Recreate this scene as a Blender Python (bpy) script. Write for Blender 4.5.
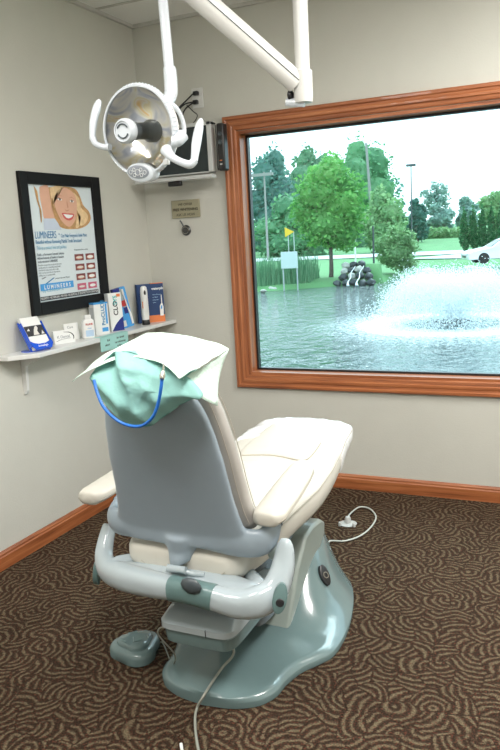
import bpy, bmesh, math, random
from mathutils import Vector, Matrix, noise
C = bpy.context.scene.collection
for o in list(bpy.data.objects): bpy.data.objects.remove(o)
sc = bpy.context.scene
PI = math.pi
V = Vector

# ------------------------------------------------------------------ camera
CAM = V((2.461, -3.928, 1.487)); YAW, PITCH, ROLL, FPX = -0.4327, 0.1882, -0.0540, 723.2
_cy, _sy, _cp, _sp = math.cos(YAW), math.sin(YAW), math.cos(PITCH), math.sin(PITCH)
FW = V((_sy*_cp, _cy*_cp, -_sp)); _r = V((_cy, -_sy, 0)); _u = _r.cross(FW)
RT = math.cos(ROLL)*_r + math.sin(ROLL)*_u; UP = -math.sin(ROLL)*_r + math.cos(ROLL)*_u
cam = bpy.data.objects.new('camera', bpy.data.cameras.new('camera')); C.objects.link(cam)
m = Matrix((RT, UP, -FW)).transposed().to_4x4(); m.translation = CAM
cam.matrix_world = m
cam.data.sensor_fit = 'HORIZONTAL'; cam.data.sensor_width = 36; cam.data.lens = 36*FPX/500
cam.data.clip_end = 600; cam.data.clip_start = 0.05
sc.camera = cam
def ray(x, y): return FW + (x-250)/FPX*RT - (y-375)/FPX*UP
def on(x, y, ax, v):                # where the sight line of a pixel meets a plane
    d = ray(x, y); return CAM + d*((v-CAM[ax])/d[ax])
def dep(x, y, d): return CAM + ray(x, y)*d

# ------------------------------------------------------------------ world, lights, exposure
w = bpy.data.worlds.new('sky'); sc.world = w; w.use_nodes = True
nt = w.node_tree; nt.nodes.clear()
tc = nt.nodes.new('ShaderNodeTexCoord'); sp = nt.nodes.new('ShaderNodeSeparateXYZ'); cr = nt.nodes.new('ShaderNodeValToRGB')
bg = nt.nodes.new('ShaderNodeBackground'); ow = nt.nodes.new('ShaderNodeOutputWorld')
nt.links.new(tc.outputs['Generated'], sp.inputs[0]); nt.links.new(sp.outputs['Z'], cr.inputs[0])
cr.color_ramp.elements[0].position = 0.0; cr.color_ramp.elements[0].color = (.86, .95, 1, 1)
cr.color_ramp.elements[1].position = 0.5; cr.color_ramp.elements[1].color = (.80, .91, 1, 1)
nt.links.new(cr.outputs[0], bg.inputs[0]); bg.inputs[1].default_value = 2.0
nt.links.new(bg.outputs[0], ow.inputs[0])
def light(name, typ, loc, target, energy, color, **k):
    l = bpy.data.lights.new(name, typ); l.energy = energy; l.color = color
    for a, b in k.items(): setattr(l, a, b)
    o = bpy.data.objects.new(name, l); C.objects.link(o); o.location = loc
    o.rotation_euler = (V(target)-V(loc)).to_track_quat('-Z', 'Y').to_euler(); return o
light('overcast_sun', 'SUN', (2, 8, 12), (1.3, 0, 0), 2.4, (.93, .98, 1), angle=math.radians(35))
# recessed ceiling fixtures of the room (their housings are built further down)
TROFFERS = [(2.75, -1.35), (2.3, -3.2), (0.95, -3.2)]
for (x, y), e in zip(TROFFERS, (52, 34, 30)):
    light('ceiling_fixture_light', 'AREA', (x, y, 2.725), (x, y, 0), e, (1, .965, .92), shape='RECTANGLE', size=.55, size_y=1.1)
vs = sc.view_settings; vs.view_transform = 'Standard'; vs.look = 'None'; vs.exposure = 0.5; vs.gamma = 1; vs.use_curve_mapping = False
sc.cycles.use_denoising = True
sc.cycles.max_bounces = 8; sc.cycles.diffuse_bounces = 5; sc.cycles.transparent_max_bounces = 16
sc.cycles.sample_clamp_indirect = 6; sc.cycles.caustics_reflective = False; sc.cycles.caustics_refractive = False

# ------------------------------------------------------------------ material helpers
def mat(name, col, rough=.5, metal=0, coat=0, noise_s=0, noise_a=0, bump_s=0, bump=0, trans=0, emit=None, alpha=1, sheen=0, spec=.5, sss=0):
    M = bpy.data.materials.new(name); M.use_nodes = True; nt = M.node_tree; b = nt.nodes['Principled BSDF']
    c = (*col, 1) if len(col) == 3 else col
    b.inputs['Base Color'].default_value = c; b.inputs['Roughness'].default_value = rough; b.inputs['Metallic'].default_value = metal
    b.inputs['Coat Weight'].default_value = coat; b.inputs['Transmission Weight'].default_value = trans
    b.inputs['Specular IOR Level'].default_value = spec; b.inputs['Alpha'].default_value = alpha
    if sss: b.inputs['Subsurface Weight'].default_value = sss; b.inputs['Subsurface Scale'].default_value = .02
    tc = nt.nodes.new('ShaderNodeTexCoord')
    n = nt.nodes.new('ShaderNodeTexNoise'); n.inputs['Scale'].default_value = noise_s or 30; n.inputs['Detail'].default_value = 4
    nt.links.new(tc.outputs['Object'], n.inputs['Vector'])
    mx = nt.nodes.new('ShaderNodeMixRGB'); a = noise_a or .03
    mx.inputs[1].default_value = tuple(min(1, v*(1+a)) for v in c[:3])+(1,); mx.inputs[2].default_value = tuple(v*(1-a) for v in c[:3])+(1,)
    nt.links.new(n.outputs['Fac'], mx.inputs[0]); nt.links.new(mx.outputs[0], b.inputs['Base Color'])
    if bump:
        n2 = nt.nodes.new('ShaderNodeTexNoise'); n2.inputs['Scale'].default_value = bump_s; n2.inputs['Detail'].default_value = 6
        nt.links.new(tc.outputs['Object'], n2.inputs['Vector'])
        bp = nt.nodes.new('ShaderNodeBump'); bp.inputs['Strength'].default_value = bump; bp.inputs['Distance'].default_value = .01
        nt.links.new(n2.outputs['Fac'], bp.inputs['Height']); nt.links.new(bp.outputs[0], b.inputs['Normal'])
    return M
def N(nt, t, **k):
    n = nt.nodes.new(t)
    for a, b in k.items(): setattr(n, a, b)
    return n
def wood(name, axis):
    M = bpy.data.materials.new(name); M.use_nodes = True; nt = M.node_tree; b = nt.nodes['Principled BSDF']; L = nt.links.new
    tc = N(nt, 'ShaderNodeTexCoord'); mp = N(nt, 'ShaderNodeMapping'); s = [55, 55, 55]; s[axis] = 2.2
    mp.inputs['Scale'].default_value = s; L(tc.outputs['Object'], mp.inputs[0])
    n = N(nt, 'ShaderNodeTexNoise'); n.inputs['Scale'].default_value = 1; n.inputs['Detail'].default_value = 8; n.inputs['Roughness'].default_value = .65
    L(mp.outputs[0], n.inputs[0])
    cr = N(nt, 'ShaderNodeValToRGB'); e = cr.color_ramp.elements
    e[0].position = .3; e[0].color = (.17, .048, .016, 1); e[1].position = .7; e[1].color = (.50, .19, .075, 1)
    x = cr.color_ramp.elements.new(.5); x.color = (.36, .115, .04, 1)
    L(n.outputs['Fac'], cr.inputs[0]); L(cr.outputs[0], b.inputs['Base Color'])
    b.inputs['Roughness'].default_value = .38; b.inputs['Coat Weight'].default_value = .15
    bp = N(nt, 'ShaderNodeBump'); bp.inputs['Strength'].default_value = .15; bp.inputs['Distance'].default_value = .004
    L(n.outputs['Fac'], bp.inputs['Height']); L(bp.outputs[0], b.inputs['Normal'])
    return M
WX, WY, WZ = wood('oak_x', 0), wood('oak_y', 1), wood('oak_z', 2)

def carpet():
    M = bpy.data.materials.new('carpet'); M.use_nodes = True; nt = M.node_tree; b = nt.nodes['Principled BSDF']; L = nt.links.new
    tc = N(nt, 'ShaderNodeTexCoord')
    def vm(op, a=None, bb=None, sc_=None):
        n = N(nt, 'ShaderNodeVectorMath', operation=op)
        for i, q in enumerate((a, bb)):
            if q is None: continue
            if hasattr(q, 'links') or hasattr(q, 'is_output'): L(q, n.inputs[i])
            else: n.inputs[i].default_value = q
        if sc_ is not None:
            n.inputs['Scale'].default_value = sc_
        return n
    def mt(op, a, bb=None, cc=None):
        n = N(nt, 'ShaderNodeMath', operation=op)
        for i, q in enumerate((a, bb, cc)):
            if q is None: continue
            if hasattr(q, 'is_output'): L(q, n.inputs[i])
            else: n.inputs[i].default_value = q
        return n.outputs[0]
    vo = N(nt, 'ShaderNodeTexVoronoi'); vo.voronoi_dimensions = '2D'; vo.inputs['Scale'].default_value = 11.0; vo.inputs['Randomness'].default_value = .8
    L(tc.outputs['Object'], vo.inputs['Vector'])
    # each cell holds a fan of parallel arcs around a centre of its own
    rnd = vm('SUBTRACT', vo.outputs['Color'], (.5, .5, .5)); nr = vm('NORMALIZE', rnd.outputs[0])
    off = vm('SCALE', nr.outputs[0], None, .10)
    d0 = vm('SUBTRACT', tc.outputs['Object'], vo.outputs['Position']); d1 = vm('ADD', d0.outputs[0], off.outputs[0])
    flat = vm('MULTIPLY', d1.outputs[0], (1, 1, 0)); ln = vm('LENGTH', flat.outputs[0])
    fine = N(nt, 'ShaderNodeTexNoise'); fine.inputs['Scale'].default_value = 75; fine.inputs['Detail'].default_value = 3; fine.inputs['Roughness'].default_value = .8
    L(tc.outputs['Object'], fine.inputs[0])
    warp = N(nt, 'ShaderNodeTexNoise'); warp.inputs['Scale'].default_value = 12; L(tc.outputs['Object'], warp.inputs[0])
    ww = mt('MULTIPLY', mt('SUBTRACT', warp.outputs['Fac'], .5), .05)
    lw = mt('ADD', ln.outputs['Value'], ww)
    s = mt('SINE', mt('MULTIPLY', lw, 2*PI/.0265))
    s = mt('ADD', s, mt('MULTIPLY', mt('SUBTRACT', fine.outputs['Fac'], .5), 4.6))
    # dark gap at the cell borders
    ve = N(nt, 'ShaderNodeTexVoronoi'); ve.voronoi_dimensions = '2D'; ve.feature = 'DISTANCE_TO_EDGE'; ve.inputs['Scale'].default_value = 11.0; ve.inputs['Randomness'].default_value = .8
    L(tc.outputs['Object'], ve.inputs['Vector'])
    ed = N(nt, 'ShaderNodeMapRange'); ed.inputs['From Min'].default_value = .0; ed.inputs['From Max'].default_value = .05; ed.inputs['To Min'].default_value = -1.2; ed.inputs['To Max'].default_value = 0
    L(ve.outputs['Distance'], ed.inputs['Value'])
    s = mt('ADD', s, ed.outputs[0])
    mr = N(nt, 'ShaderNodeMapRange'); mr.inputs['From Min'].default_value = -.55; mr.inputs['From Max'].default_value = .95; L(s, mr.inputs['Value'])
    cr = N(nt, 'ShaderNodeValToRGB'); e = cr.color_ramp.elements
    e[0].color = (.034, .022, .014, 1); e[1].color = (.140, .112, .070, 1); x = e.new(.55); x.color = (.068, .047, .030, 1)
    L(mr.outputs[0], cr.inputs[0])
    sp = N(nt, 'ShaderNodeTexNoise'); sp.inputs['Scale'].default_value = 130; sp.inputs['Detail'].default_value = 2; L(tc.outputs['Object'], sp.inputs[0])
    r2 = N(nt, 'ShaderNodeMapRange'); r2.inputs['From Min'].default_value = .54; r2.inputs['From Max'].default_value = .64; L(sp.outputs['Fac'], r2.inputs['Value'])
    mx = N(nt, 'ShaderNodeMixRGB'); mx.inputs[2].default_value = (.13, .040, .026, 1); L(mt('MULTIPLY', r2.outputs[0], .6), mx.inputs[0]); L(cr.outputs[0], mx.inputs[1])
    sp2 = N(nt, 'ShaderNodeTexNoise'); sp2.inputs['Scale'].default_value = 190; sp2.inputs['Detail'].default_value = 1; L(tc.outputs['Object'], sp2.inputs[0])
    mu = N(nt, 'ShaderNodeMixRGB', blend_type='MULTIPLY'); mu.inputs[0].default_value = .75
    r3 = N(nt, 'ShaderNodeMapRange'); r3.inputs['From Min'].default_value = .3; r3.inputs['From Max'].default_value = .7; r3.inputs['To Min'].default_value = .35; r3.inputs['To Max'].default_value = 1.5
    L(sp2.outputs['Fac'], r3.inputs['Value']); L(mx.outputs[0], mu.inputs[1]); L(r3.outputs[0], mu.inputs[2])
    L(mu.outputs[0], b.inputs['Base Color']); b.inputs['Roughness'].default_value = .95; b.inputs['Specular IOR Level'].default_value = .1
    bp = N(nt, 'ShaderNodeBump'); bp.inputs['Strength'].default_value = .6; bp.inputs['Distance'].default_value = .004
    L(s, bp.inputs['Height']); L(bp.outputs[0], b.inputs['Normal'])
    return M
def leafmat(name, c1, c2):
    M = bpy.data.materials.new(name); M.use_nodes = True; nt = M.node_tree; b = nt.nodes['Principled BSDF']; L = nt.links.new
    g = N(nt, 'ShaderNodeNewGeometry'); cr = N(nt, 'ShaderNodeValToRGB'); e = cr.color_ramp.elements
    e[0].color = (*c1, 1); e[1].color = (*c2, 1); L(g.outputs['Random Per Island'], cr.inputs[0]); L(cr.outputs[0], b.inputs['Base Color'])
    b.inputs['Roughness'].default_value = .6
    t = N(nt, 'ShaderNodeBsdfTranslucent'); L(cr.outputs[0], t.inputs[0]); mx = N(nt, 'ShaderNodeMixShader'); mx.inputs[0].default_value = .35
    L(b.outputs[0], mx.inputs[1]); L(t.outputs[0], mx.inputs[2]); L(mx.outputs[0], nt.nodes['Material Output'].inputs[0])
    return M
def clearglass(name, tint, gl=.06, rough=0.0):
    M = bpy.data.materials.new(name); M.use_nodes = True; nt = M.node_tree; L = nt.links.new; nt.nodes.remove(nt.nodes['Principled BSDF'])
    t = N(nt, 'ShaderNodeBsdfTransparent'); t.inputs[0].default_value = (*tint, 1); g = N(nt, 'ShaderNodeBsdfGlossy'); g.inputs['Roughness'].default_value = rough
    fr = N(nt, 'ShaderNodeFresnel'); fr.inputs[0].default_value = 1.45
    ad = N(nt, 'ShaderNodeMath', operation='MULTIPLY'); ad.inputs[1].default_value = gl/.04; L(fr.outputs[0], ad.inputs[0])
    mx = N(nt, 'ShaderNodeMixShader'); L(ad.outputs[0], mx.inputs[0]); L(t.outputs[0], mx.inputs[1]); L(g.outputs[0], mx.inputs[2]); L(mx.outputs[0], nt.nodes['Material Output'].inputs[0])
    return M
MW = mat('wall_vinyl', (.585, .585, .535), .75, noise_s=9, noise_a=.03, bump_s=160, bump=.12)
MCEIL = mat('ceiling_tile', (.84, .85, .83), .9, noise_s=120, noise_a=.08, bump_s=200, bump=.4)
MGRID = mat('ceiling_grid', (.55, .55, .52), .5)
MWHITE = mat('white_plastic', (.70, .71, .70), .3, coat=.1)
MWPOLE = mat('white_enamel', (.62, .62, .60), .3, coat=.2)
MCREAM = mat('cream_enamel', (.72, .70, .62), .35, coat=.15)
MBLACK = mat('black_plastic', (.012, .012, .014), .35)
MSHELL = mat('grey_blue_plastic', (.29, .355, .415), .32, coat=.15)
MYOKE = mat('pale_grey_enamel', (.41, .475, .51), .16, coat=.5)
MBASE = mat('sage_grey_enamel', (.135, .20, .205), .22, coat=.5)
MBASE2 = mat('sage_pale_enamel', (.33, .385, .36), .3, coat=.2)
MTEAL = mat('dark_sage_plastic', (.12, .20, .20), .3)
MUPH = mat('cream_vinyl', (.62, .60, .54), .42, bump_s=260, bump=.06)
MUPHG = mat('taupe_vinyl', (.42, .40, .375), .5, bump_s=260, bump=.06)
MPIPE = mat('seam_thread', (.42, .38, .32), .6)
MFILM = mat('white_protective_film', (.88, .89, .90), .22, bump_s=30, bump=.5, coat=.3)
MPAPER = mat('paper_white_mint', (.64, .80, .72), .8, bump_s=140, bump=.3)
MMINT = mat('paper_mint', (.25, .50, .47), .75, bump_s=18, bump=.6, noise_s=5, noise_a=.10)
MLAMP = mat('lamp_white', (.50, .54, .58), .25, coat=.3)
MBLUE = mat('blue_rubber', (.01, .13, .50), .35)
MSTEEL = mat('steel', (.45, .43, .38), .3, metal=1)
MSILV = mat('silver_plastic', (.56, .58, .58), .35)
MSCREEN = mat('dark_screen', (.012, .022, .026), .12, coat=.3)
MBLUEP = mat('blue_acrylic', (.012, .09, .62), .2, coat=.4)
MNAVY = mat('navy_print', (.01, .02, .20), .4)
MSKY = mat('sky_blue_print', (.06, .33, .72), .45)
MGREYT = mat('grey_ink', (.25, .27, .3), .7)
MCARD = mat('white_card', (.80, .81, .80), .55)
MORANGE = mat('orange_print', (.75, .22, .07), .5)
MRED = mat('red_print', (.5, .03, .03), .5)
MTEALP = mat('teal_print', (.02, .42, .42), .5)
MDARKG = mat('dark_grey_plastic', (.06, .075, .085), .3)

# ------------------------------------------------------------------ object helpers
def tag(o, label=None, cat=None, group=None, kind=None):
    if label: o['label'] = label
    if cat: o['category'] = cat
    if group: o['group'] = group
    if kind: o['kind'] = kind
    return o
def thing(name, loc, label, cat, group=None, rz=0):
    o = bpy.data.objects.new(name, None); C.objects.link(o); o.location = loc; o.rotation_euler = (0, 0, rz); o.empty_display_size = .1
    return tag(o, label, cat, group)
def obj(name, bm, material, parent=None, smooth=True, local=False, origin=None, bev=0, angle=40):
    """one mesh object; verts come in world space unless local=True"""
    bmesh.ops.recalc_face_normals(bm, faces=bm.faces)
    me = bpy.data.meshes.new(name); bm.to_mesh(me); bm.free()
    o = bpy.data.objects.new(name, me); C.objects.link(o)
    ms = material if isinstance(material, (list, tuple)) else [material]
    for q in ms: me.materials.append(q)
    if parent is not None:
        o.parent = parent
        if not local:
            t = V((0, 0, 0)); p = parent
            while p: t += p.location; p = p.parent
            me.transform(Matrix.Translation(-t))
    elif not local:
        if origin is None:
            vs_ = [v.co for v in me.vertices]
            origin = V((sum(v.x for v in vs_)/len(vs_), sum(v.y for v in vs_)/len(vs_), min(v.z for v in vs_)))
        me.transform(Matrix.Translation(-V(origin))); o.location = origin
    if smooth:
        me.polygons.foreach_set('use_smooth', [True]*len(me.polygons))
        try: me.set_sharp_from_angle(angle=math.radians(angle))
        except Exception: pass
    if bev:
        b = o.modifiers.new('bevel', 'BEVEL'); b.width = bev; b.segments = 2; b.limit_method = 'ANGLE'; b.harden_normals = False
    return o
def B(): return bmesh.new()
def box(bm, a, b, M=None):
    a, b = V(a), V(b); vs_ = []
    for i in range(8):
        p = V((b.x if i & 1 else a.x, b.y if i & 2 else a.y, b.z if i & 4 else a.z))
        vs_.append(bm.verts.new(M @ p if M else p))
    fs = []
    for f in ((0, 2, 3, 1), (4, 5, 7, 6), (0, 1, 5, 4), (2, 6, 7, 3), (0, 4, 6, 2), (1, 3, 7, 5)): fs.append(bm.faces.new([vs_[i] for i in f]))
    return fs
def loft(bm, rings, cap=True, closed=True, mi=0):
    R_ = [[bm.verts.new(p) for p in r] for r in rings]; n = len(R_[0])
    for a, b in zip(R_, R_[1:]):
        for i in range(n if closed else n-1):
            j = (i+1) % n
            try: f = bm.faces.new((a[i], a[j], b[j], b[i])); f.material_index = mi
            except ValueError: pass
    if cap and closed:
        for r in (R_[0], R_[-1]):
            try: f = bm.faces.new(r); f.material_index = mi
            except ValueError: pass
    return R_
def spline(pts, n=8):
    pts = [V(p) for p in pts]; out = []
    P = [2*pts[0]-pts[1]] + pts + [2*pts[-1]-pts[-2]]
    for i in range(1, len(P)-2):
        for k in range(n):
            t = k/n; a, b, c, d = P[i-1], P[i], P[i+1], P[i+2]
            out.append(.5*((2*b)+(c-a)*t+(2*a-5*b+4*c-d)*t*t+(3*b-a-3*c+d)*t**3))
    out.append(pts[-1]); return out
def tube(bm, pts, r, seg=12, smooth=0, up=None, flat=1, cap=True):
    """r: number or list per control point; flat scales the section's second axis"""
    n0 = len(pts); rr = r if isinstance(r, (list, tuple)) else [r]*n0
    if smooth:
        q = spline(pts, smooth); rs = spline([V((x, 0, 0)) for x in rr], smooth); rr = [max(.0003, v.x) for v in rs]; pts = q
    pts = [V(p) for p in pts]; rings = []; prev = None
    for i, p in enumerate(pts):
        t = (pts[min(i+1, len(pts)-1)]-pts[max(i-1, 0)]).normalized()
        if prev is None:
            a = V(up) if up else (V((0, 0, 1)) if abs(t.z) < .9 else V((1, 0, 0)))
        else: a = prev
        if up is not None: a = V(up)
        a = (a - t*a.dot(t)).normalized(); b = t.cross(a); prev = a
        rings.append([p + rr[i]*(a*math.cos(2*PI*k/seg) + flat*b*math.sin(2*PI*k/seg)) for k in range(seg)])
    loft(bm, rings, cap)
def lathe(bm, prof, c, axis=(0, 0, 1), seg=24, cap=True, xa=None):
    ax = V(axis).normalized(); a = V(xa) if xa else (V((1, 0, 0)) if abs(ax.x) < .9 else V((0, 1, 0))); a = (a-ax*a.dot(ax)).normalized(); b = ax.cross(a); c = V(c)
    loft(bm, [[c+ax*h+r*(a*math.cos(2*PI*k/seg)+b*math.sin(2*PI*k/seg)) for k in range(seg)] for r, h in prof], cap)
def prism(bm, pts, vec):
    vec = V(vec); a = [bm.verts.new(V(p)) for p in pts]; b = [bm.verts.new(V(p)+vec) for p in pts]; n = len(a)
    bm.faces.new(a[::-1]); bm.faces.new(b)
    for i in range(n): j = (i+1) % n; bm.faces.new((a[i], a[j], b[j], b[i]))
def ell(bm, c, r, M=None, sub=2):
    mm = Matrix.Translation(V(c)) @ (M.to_4x4() if M else Matrix()) @ Matrix.Diagonal((*r, 1))
    bmesh.ops.create_icosphere(bm, subdivisions=sub, radius=1, matrix=mm)
def remesh(o, voxel, it=6, fac=.5):
    r = o.modifiers.new('remesh', 'REMESH'); r.mode = 'VOXEL'; r.voxel_size = voxel; r.use_smooth_shade = True
    s = o.modifiers.new('smooth', 'SMOOTH'); s.iterations = it; s.factor = fac
def sring(cx, cy, z, rx, ry, n=32, e=2.6, rot=0):
    out = []
    for k in range(n):
        a = 2*PI*k/n; c, s = math.cos(a), math.sin(a)
        out.append(V((cx+rx*math.copysign(abs(c)**(2/e), c), cy+ry*math.copysign(abs(s)**(2/e), s), z)))
    return out
def text(s, org, xd, yd, size, material, parent=None, ext=.0004, align='LEFT', sx=1, bold=0, name='lettering'):
    cu = bpy.data.curves.new(name, 'FONT'); cu.body = s; cu.size = size; cu.extrude = ext; cu.align_x = align; cu.offset = bold
    t = bpy.data.objects.new(name, cu); xd, yd = V(xd).normalized(), V(yd).normalized(); zd = xd.cross(yd)
    Mx = Matrix((xd*sx, yd, zd)).transposed().to_4x4(); Mx.translation = V(org)
    C.objects.link(t); dg = bpy.context.evaluated_depsgraph_get(); me = bpy.data.meshes.new_from_object(t.evaluated_get(dg))
    bpy.data.objects.remove(t); me.transform(Mx)
    me.materials.clear(); me.materials.append(material)
    o = bpy.data.objects.new(name, me); C.objects.link(o)
    if parent is not None:
        o.parent = parent; q = V((0, 0, 0)); p = parent
        while p: q += p.location; p = p.parent
        me.transform(Matrix.Translation(-q))
    return o
def joinmesh(name, objs, material=None):
    """merge several small meshes that form one printed part"""
    bm = B(); p = objs[0].parent; mats = []
    for o in objs:
        m0 = o.data.materials[0]
        if m0 not in mats: mats.append(m0)
        i = mats.index(m0); n = len(bm.faces); bm.from_mesh(o.data); bm.faces.ensure_lookup_table()
        for f in bm.faces[n:]: f.material_index = i
        bpy.data.objects.remove(o)
    me = bpy.data.meshes.new(name); bm.to_mesh(me); bm.free()
    for q in mats: me.materials.append(q)
    o = bpy.data.objects.new(name, me); C.objects.link(o); o.parent = p; return o

# ------------------------------------------------------------------ room shell
H = 2.75; XR, YF = 3.7, -5.0; T = .12
WX0, WX1, WZ0, WZ1 = .645, 3.05, .665, 2.085        # opening
def struct(name, bm, m_, **k):
    o = obj(name, bm, m_, **k); o['kind'] = 'structure'; return o
bm = B(); box(bm, (-T, YF-T, -.1), (XR+T, T, 0)); struct('floor', bm, carpet(), smooth=False)
bm = B(); box(bm, (-T, YF-T, 0), (0, T, H)); struct('wall_left', bm, MW, smooth=False)
bm = B(); box(bm, (XR, YF-T, 0), (XR+T, T, H)); struct('wall_right', bm, MW, smooth=False)
bm = B(); box(bm, (0, YF-T, 0), (XR, YF, H)); struct('wall_front', bm, MW, smooth=False)
bm = B()
box(bm, (0, 0, 0), (WX0, T, H)); box(bm, (WX1, 0, 0), (XR, T, H)); box(bm, (WX0, 0, 0), (WX1, T, WZ0)); box(bm, (WX0, 0, WZ1), (WX1, T, H))
struct('wall_back', bm, MW, smooth=False)
bm = B(); box(bm, (-T, YF-T, H), (XR+T, T, H+.1)); struct('ceiling', bm, MCEIL, smooth=False)
bm = B()
for k in range(-2, 8):
    y = -.378-.61*k
    if YF < y < -.02: box(bm, (.0, y-.012, H-.004), (XR, y+.012, H))
for k in range(6):
    x = .62+.61*k
    if x < XR: box(bm, (x-.012, YF, H-.004), (x+.012, 0, H))
box(bm, (0, YF, H-.018), (.02, 0, H)); box(bm, (0, -.02, H-.018), (XR, 0, H))
struct('trim_1', bm, MGRID, smooth=False)
# baseboards: stepped profile
def bbprof(): return [(0, 0), (.014, 0), (.014, .062), (.011, .068), (.011, .076), (.005, .088), (0, .088)]
bm = B(); prism(bm, [(x, YF, z) for x, z in bbprof()], (0, -YF, 0)); struct('baseboard_left', bm, WY, smooth=False)
bm = B(); prism(bm, [(0, -x, z) for x, z in bbprof()], (XR, 0, 0)); struct('baseboard_back', bm, WX, smooth=False)
bm = B(); prism(bm, [(XR-x, YF, z) for x, z in bbprof()], (0, -YF, 0)); struct('baseboard_right', bm, WY, smooth=False)
bm = B(); prism(bm, [(0, YF+x, z) for x, z in bbprof()], (XR, 0, 0)); struct('baseboard_front', bm, WX, smooth=False)
# window: casing, jamb, pane
win = thing('window_1', (1.85, 0, WZ0), None, None); win['kind'] = 'structure'
cx0, cx1, cz0, cz1 = .565, 3.13, .587, 2.168
def casing(a0, a1, out, horizontal, z_dir):
    # stepped casing profile from the outer edge (0) to the inner edge (.085)
    return
prof = [(0, 0), (0, .018), (.006, .024), (.018, .024), (.024, .018), (.034, .017), (.040, .020), (.052, .020), (.058, .014), (.074, .012), (.080, .008), (.080, 0)]
def frame_side(p0, p1, inward, name, m_):
    # mitred: p0/p1 outer corners; section offset goes diagonally inward at both ends
    bm = B(); p0, p1 = V(p0), V(p1); d = (p1-p0).normalized(); inward = V(inward)
    loft(bm, [[p0+inward*a+d*a+V((0, -h, 0)) for a, h in prof], [p1+inward*a-d*a+V((0, -h, 0)) for a, h in prof]])
    return obj(name, bm, m_, win, smooth=False)
frame_side((cx0, 0, cz0), (cx0, 0, cz1), (1, 0, 0), 'casing', WZ); frame_side((cx1, 0, cz0), (cx1, 0, cz1), (-1, 0, 0), 'casing', WZ)
frame_side((cx0, 0, cz1), (cx1, 0, cz1), (0, 0, -1), 'casing', WX); frame_side((cx0, 0, cz0), (cx1, 0, cz0), (0, 0, 1), 'casing', WX)
j = .018
for a, b, m_ in (((WX0, -.004, WZ0), (WX0+j, T, WZ1), WZ), ((WX1-j, -.004, WZ0), (WX1, T, WZ1), WZ), ((WX0+j, -.004, WZ1-j), (WX1-j, T, WZ1), WX), ((WX0+j, -.004, WZ0), (WX1-j, T, WZ0+j), WX)):
    bm = B(); box(bm, a, b); obj('jamb', bm, m_, win, smooth=False)
g = .012; gx0, gx1, gz0, gz1 = WX0+j, WX1-j, WZ0+j, WZ1-j
bm = B()
for a, b in (((gx0, .078, gz0), (gx0+g, .112, gz1)), ((gx1-g, .078, gz0), (gx1, .112, gz1)), ((gx0+g, .078, gz1-g), (gx1-g, .112, gz1)), ((gx0+g, .078, gz0), (gx1-g, .112, gz0+g))): box(bm, a, b)
obj('gasket', bm, MBLACK, win, smooth=False)
bm = B(); box(bm, (gx0+g, .092, gz0+g), (gx1-g, .098, gz1-g)); obj('pane', bm, clearglass('window_glass', (.87, .98, .99), .02), win, smooth=False)
# ceiling light housings
MLENS = mat('prismatic_lens', (.9, .9, .88), .5, bump_s=120, bump=.5)
bsdf = MLENS.node_tree.nodes['Principled BSDF']; bsdf.inputs['Emission Color'].default_value = (1, .95, .87, 1); bsdf.inputs['Emission Strength'].default_value = 1.0
for i, (x, y) in enumerate(TROFFERS):
    t = thing('ceiling_light', (x, y, H), ['recessed white fluorescent ceiling light nearest the window wall', 'recessed white fluorescent ceiling light at the room centre', 'recessed white fluorescent ceiling light over the left wall side'][i], 'light', 'recessed ceiling lights')
    bm = B()
    for a, b in (((-.3, -.6), (-.28, .6)), ((.28, -.6), (.3, .6)), ((-.28, -.6), (.28, -.58)), ((-.28, .58), (.28, .6))): box(bm, (x+a[0], y+a[1], H-.02), (x+b[0], y+b[1], H-.004))
    obj('frame', bm, MWHITE, t, smooth=False)
    bm = B(); box(bm, (x-.28, y-.58, H-.012), (x+.28, y+.58, H-.006)); obj('diffuser', bm, MLENS, t, smooth=False)

# ------------------------------------------------------------------ outdoors: ground, pond
WZL = -1.0
SHORE = [(-40, 22), (-16, 25.5), (-10.9, 26.6), (-9.3, 27.6), (-8.2, 28.6), (-6.9, 28.9), (-6.2, 29.9), (-6.9, 33), (-8.2, 38), (-7.8, 42.5), (-4, 44), (4, 44.5), (14, 44), (30, 40)]
def shore_y(x):
    # far shoreline, with the little spit of the cascade
    pts = [(-60, 20), (-16, 25.3), (-11, 26.6), (-8.9, 28.2), (-7.6, 29.2), (-6.4, 29.6), (-5.7, 31.5), (-5.3, 41), (-3, 42.6), (8, 43), (40, 40)]
    for (a, b), (c, d) in zip(pts, pts[1:]):
        if a <= x <= c: return b+(d-b)*(x-a)/(c-a)
    return 40
def gz(x, y):
    s = y-shore_y(x) if y > 12 else -(y-3.2)
    h = max(-1, min(1, s/1.6)); z = WZL + (.22*h if h > 0 else .6*h)
    if y > 12:
        if y > 84: z += (y-84)*.022
        if s > 0 and y < 36: z += .12*math.exp(-((x+10)/3.0)**2)
    elif s > 0: z += min(.45, s*.2)
    return z
bm = B(); xs = [-150+i*5 for i in range(22)]+[-40+i*.8 for i in range(100)]+[40+i*6 for i in range(20)]; ys = [T+.02, .6, 1.2, 1.8, 2.4, 3, 3.6, 4.2, 5]+[8, 14, 18]+[20+i*.5 for i in range(50)]+[46+i*2 for i in range(25)]+[100, 110, 120, 140, 170, 210]
R_ = [[V((x, y, gz(x, y)+(.03*noise.noise(V((x*.7, y*.7, 0))) if y > 15 else 0))) for x in xs] for y in ys]
loft(bm, R_, False, False)
MG = mat('lawn', (.10, .25, .095), .9, noise_s=.6, noise_a=.35, bump_s=6, bump=.8)
struct('ground', bm, MG)
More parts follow.
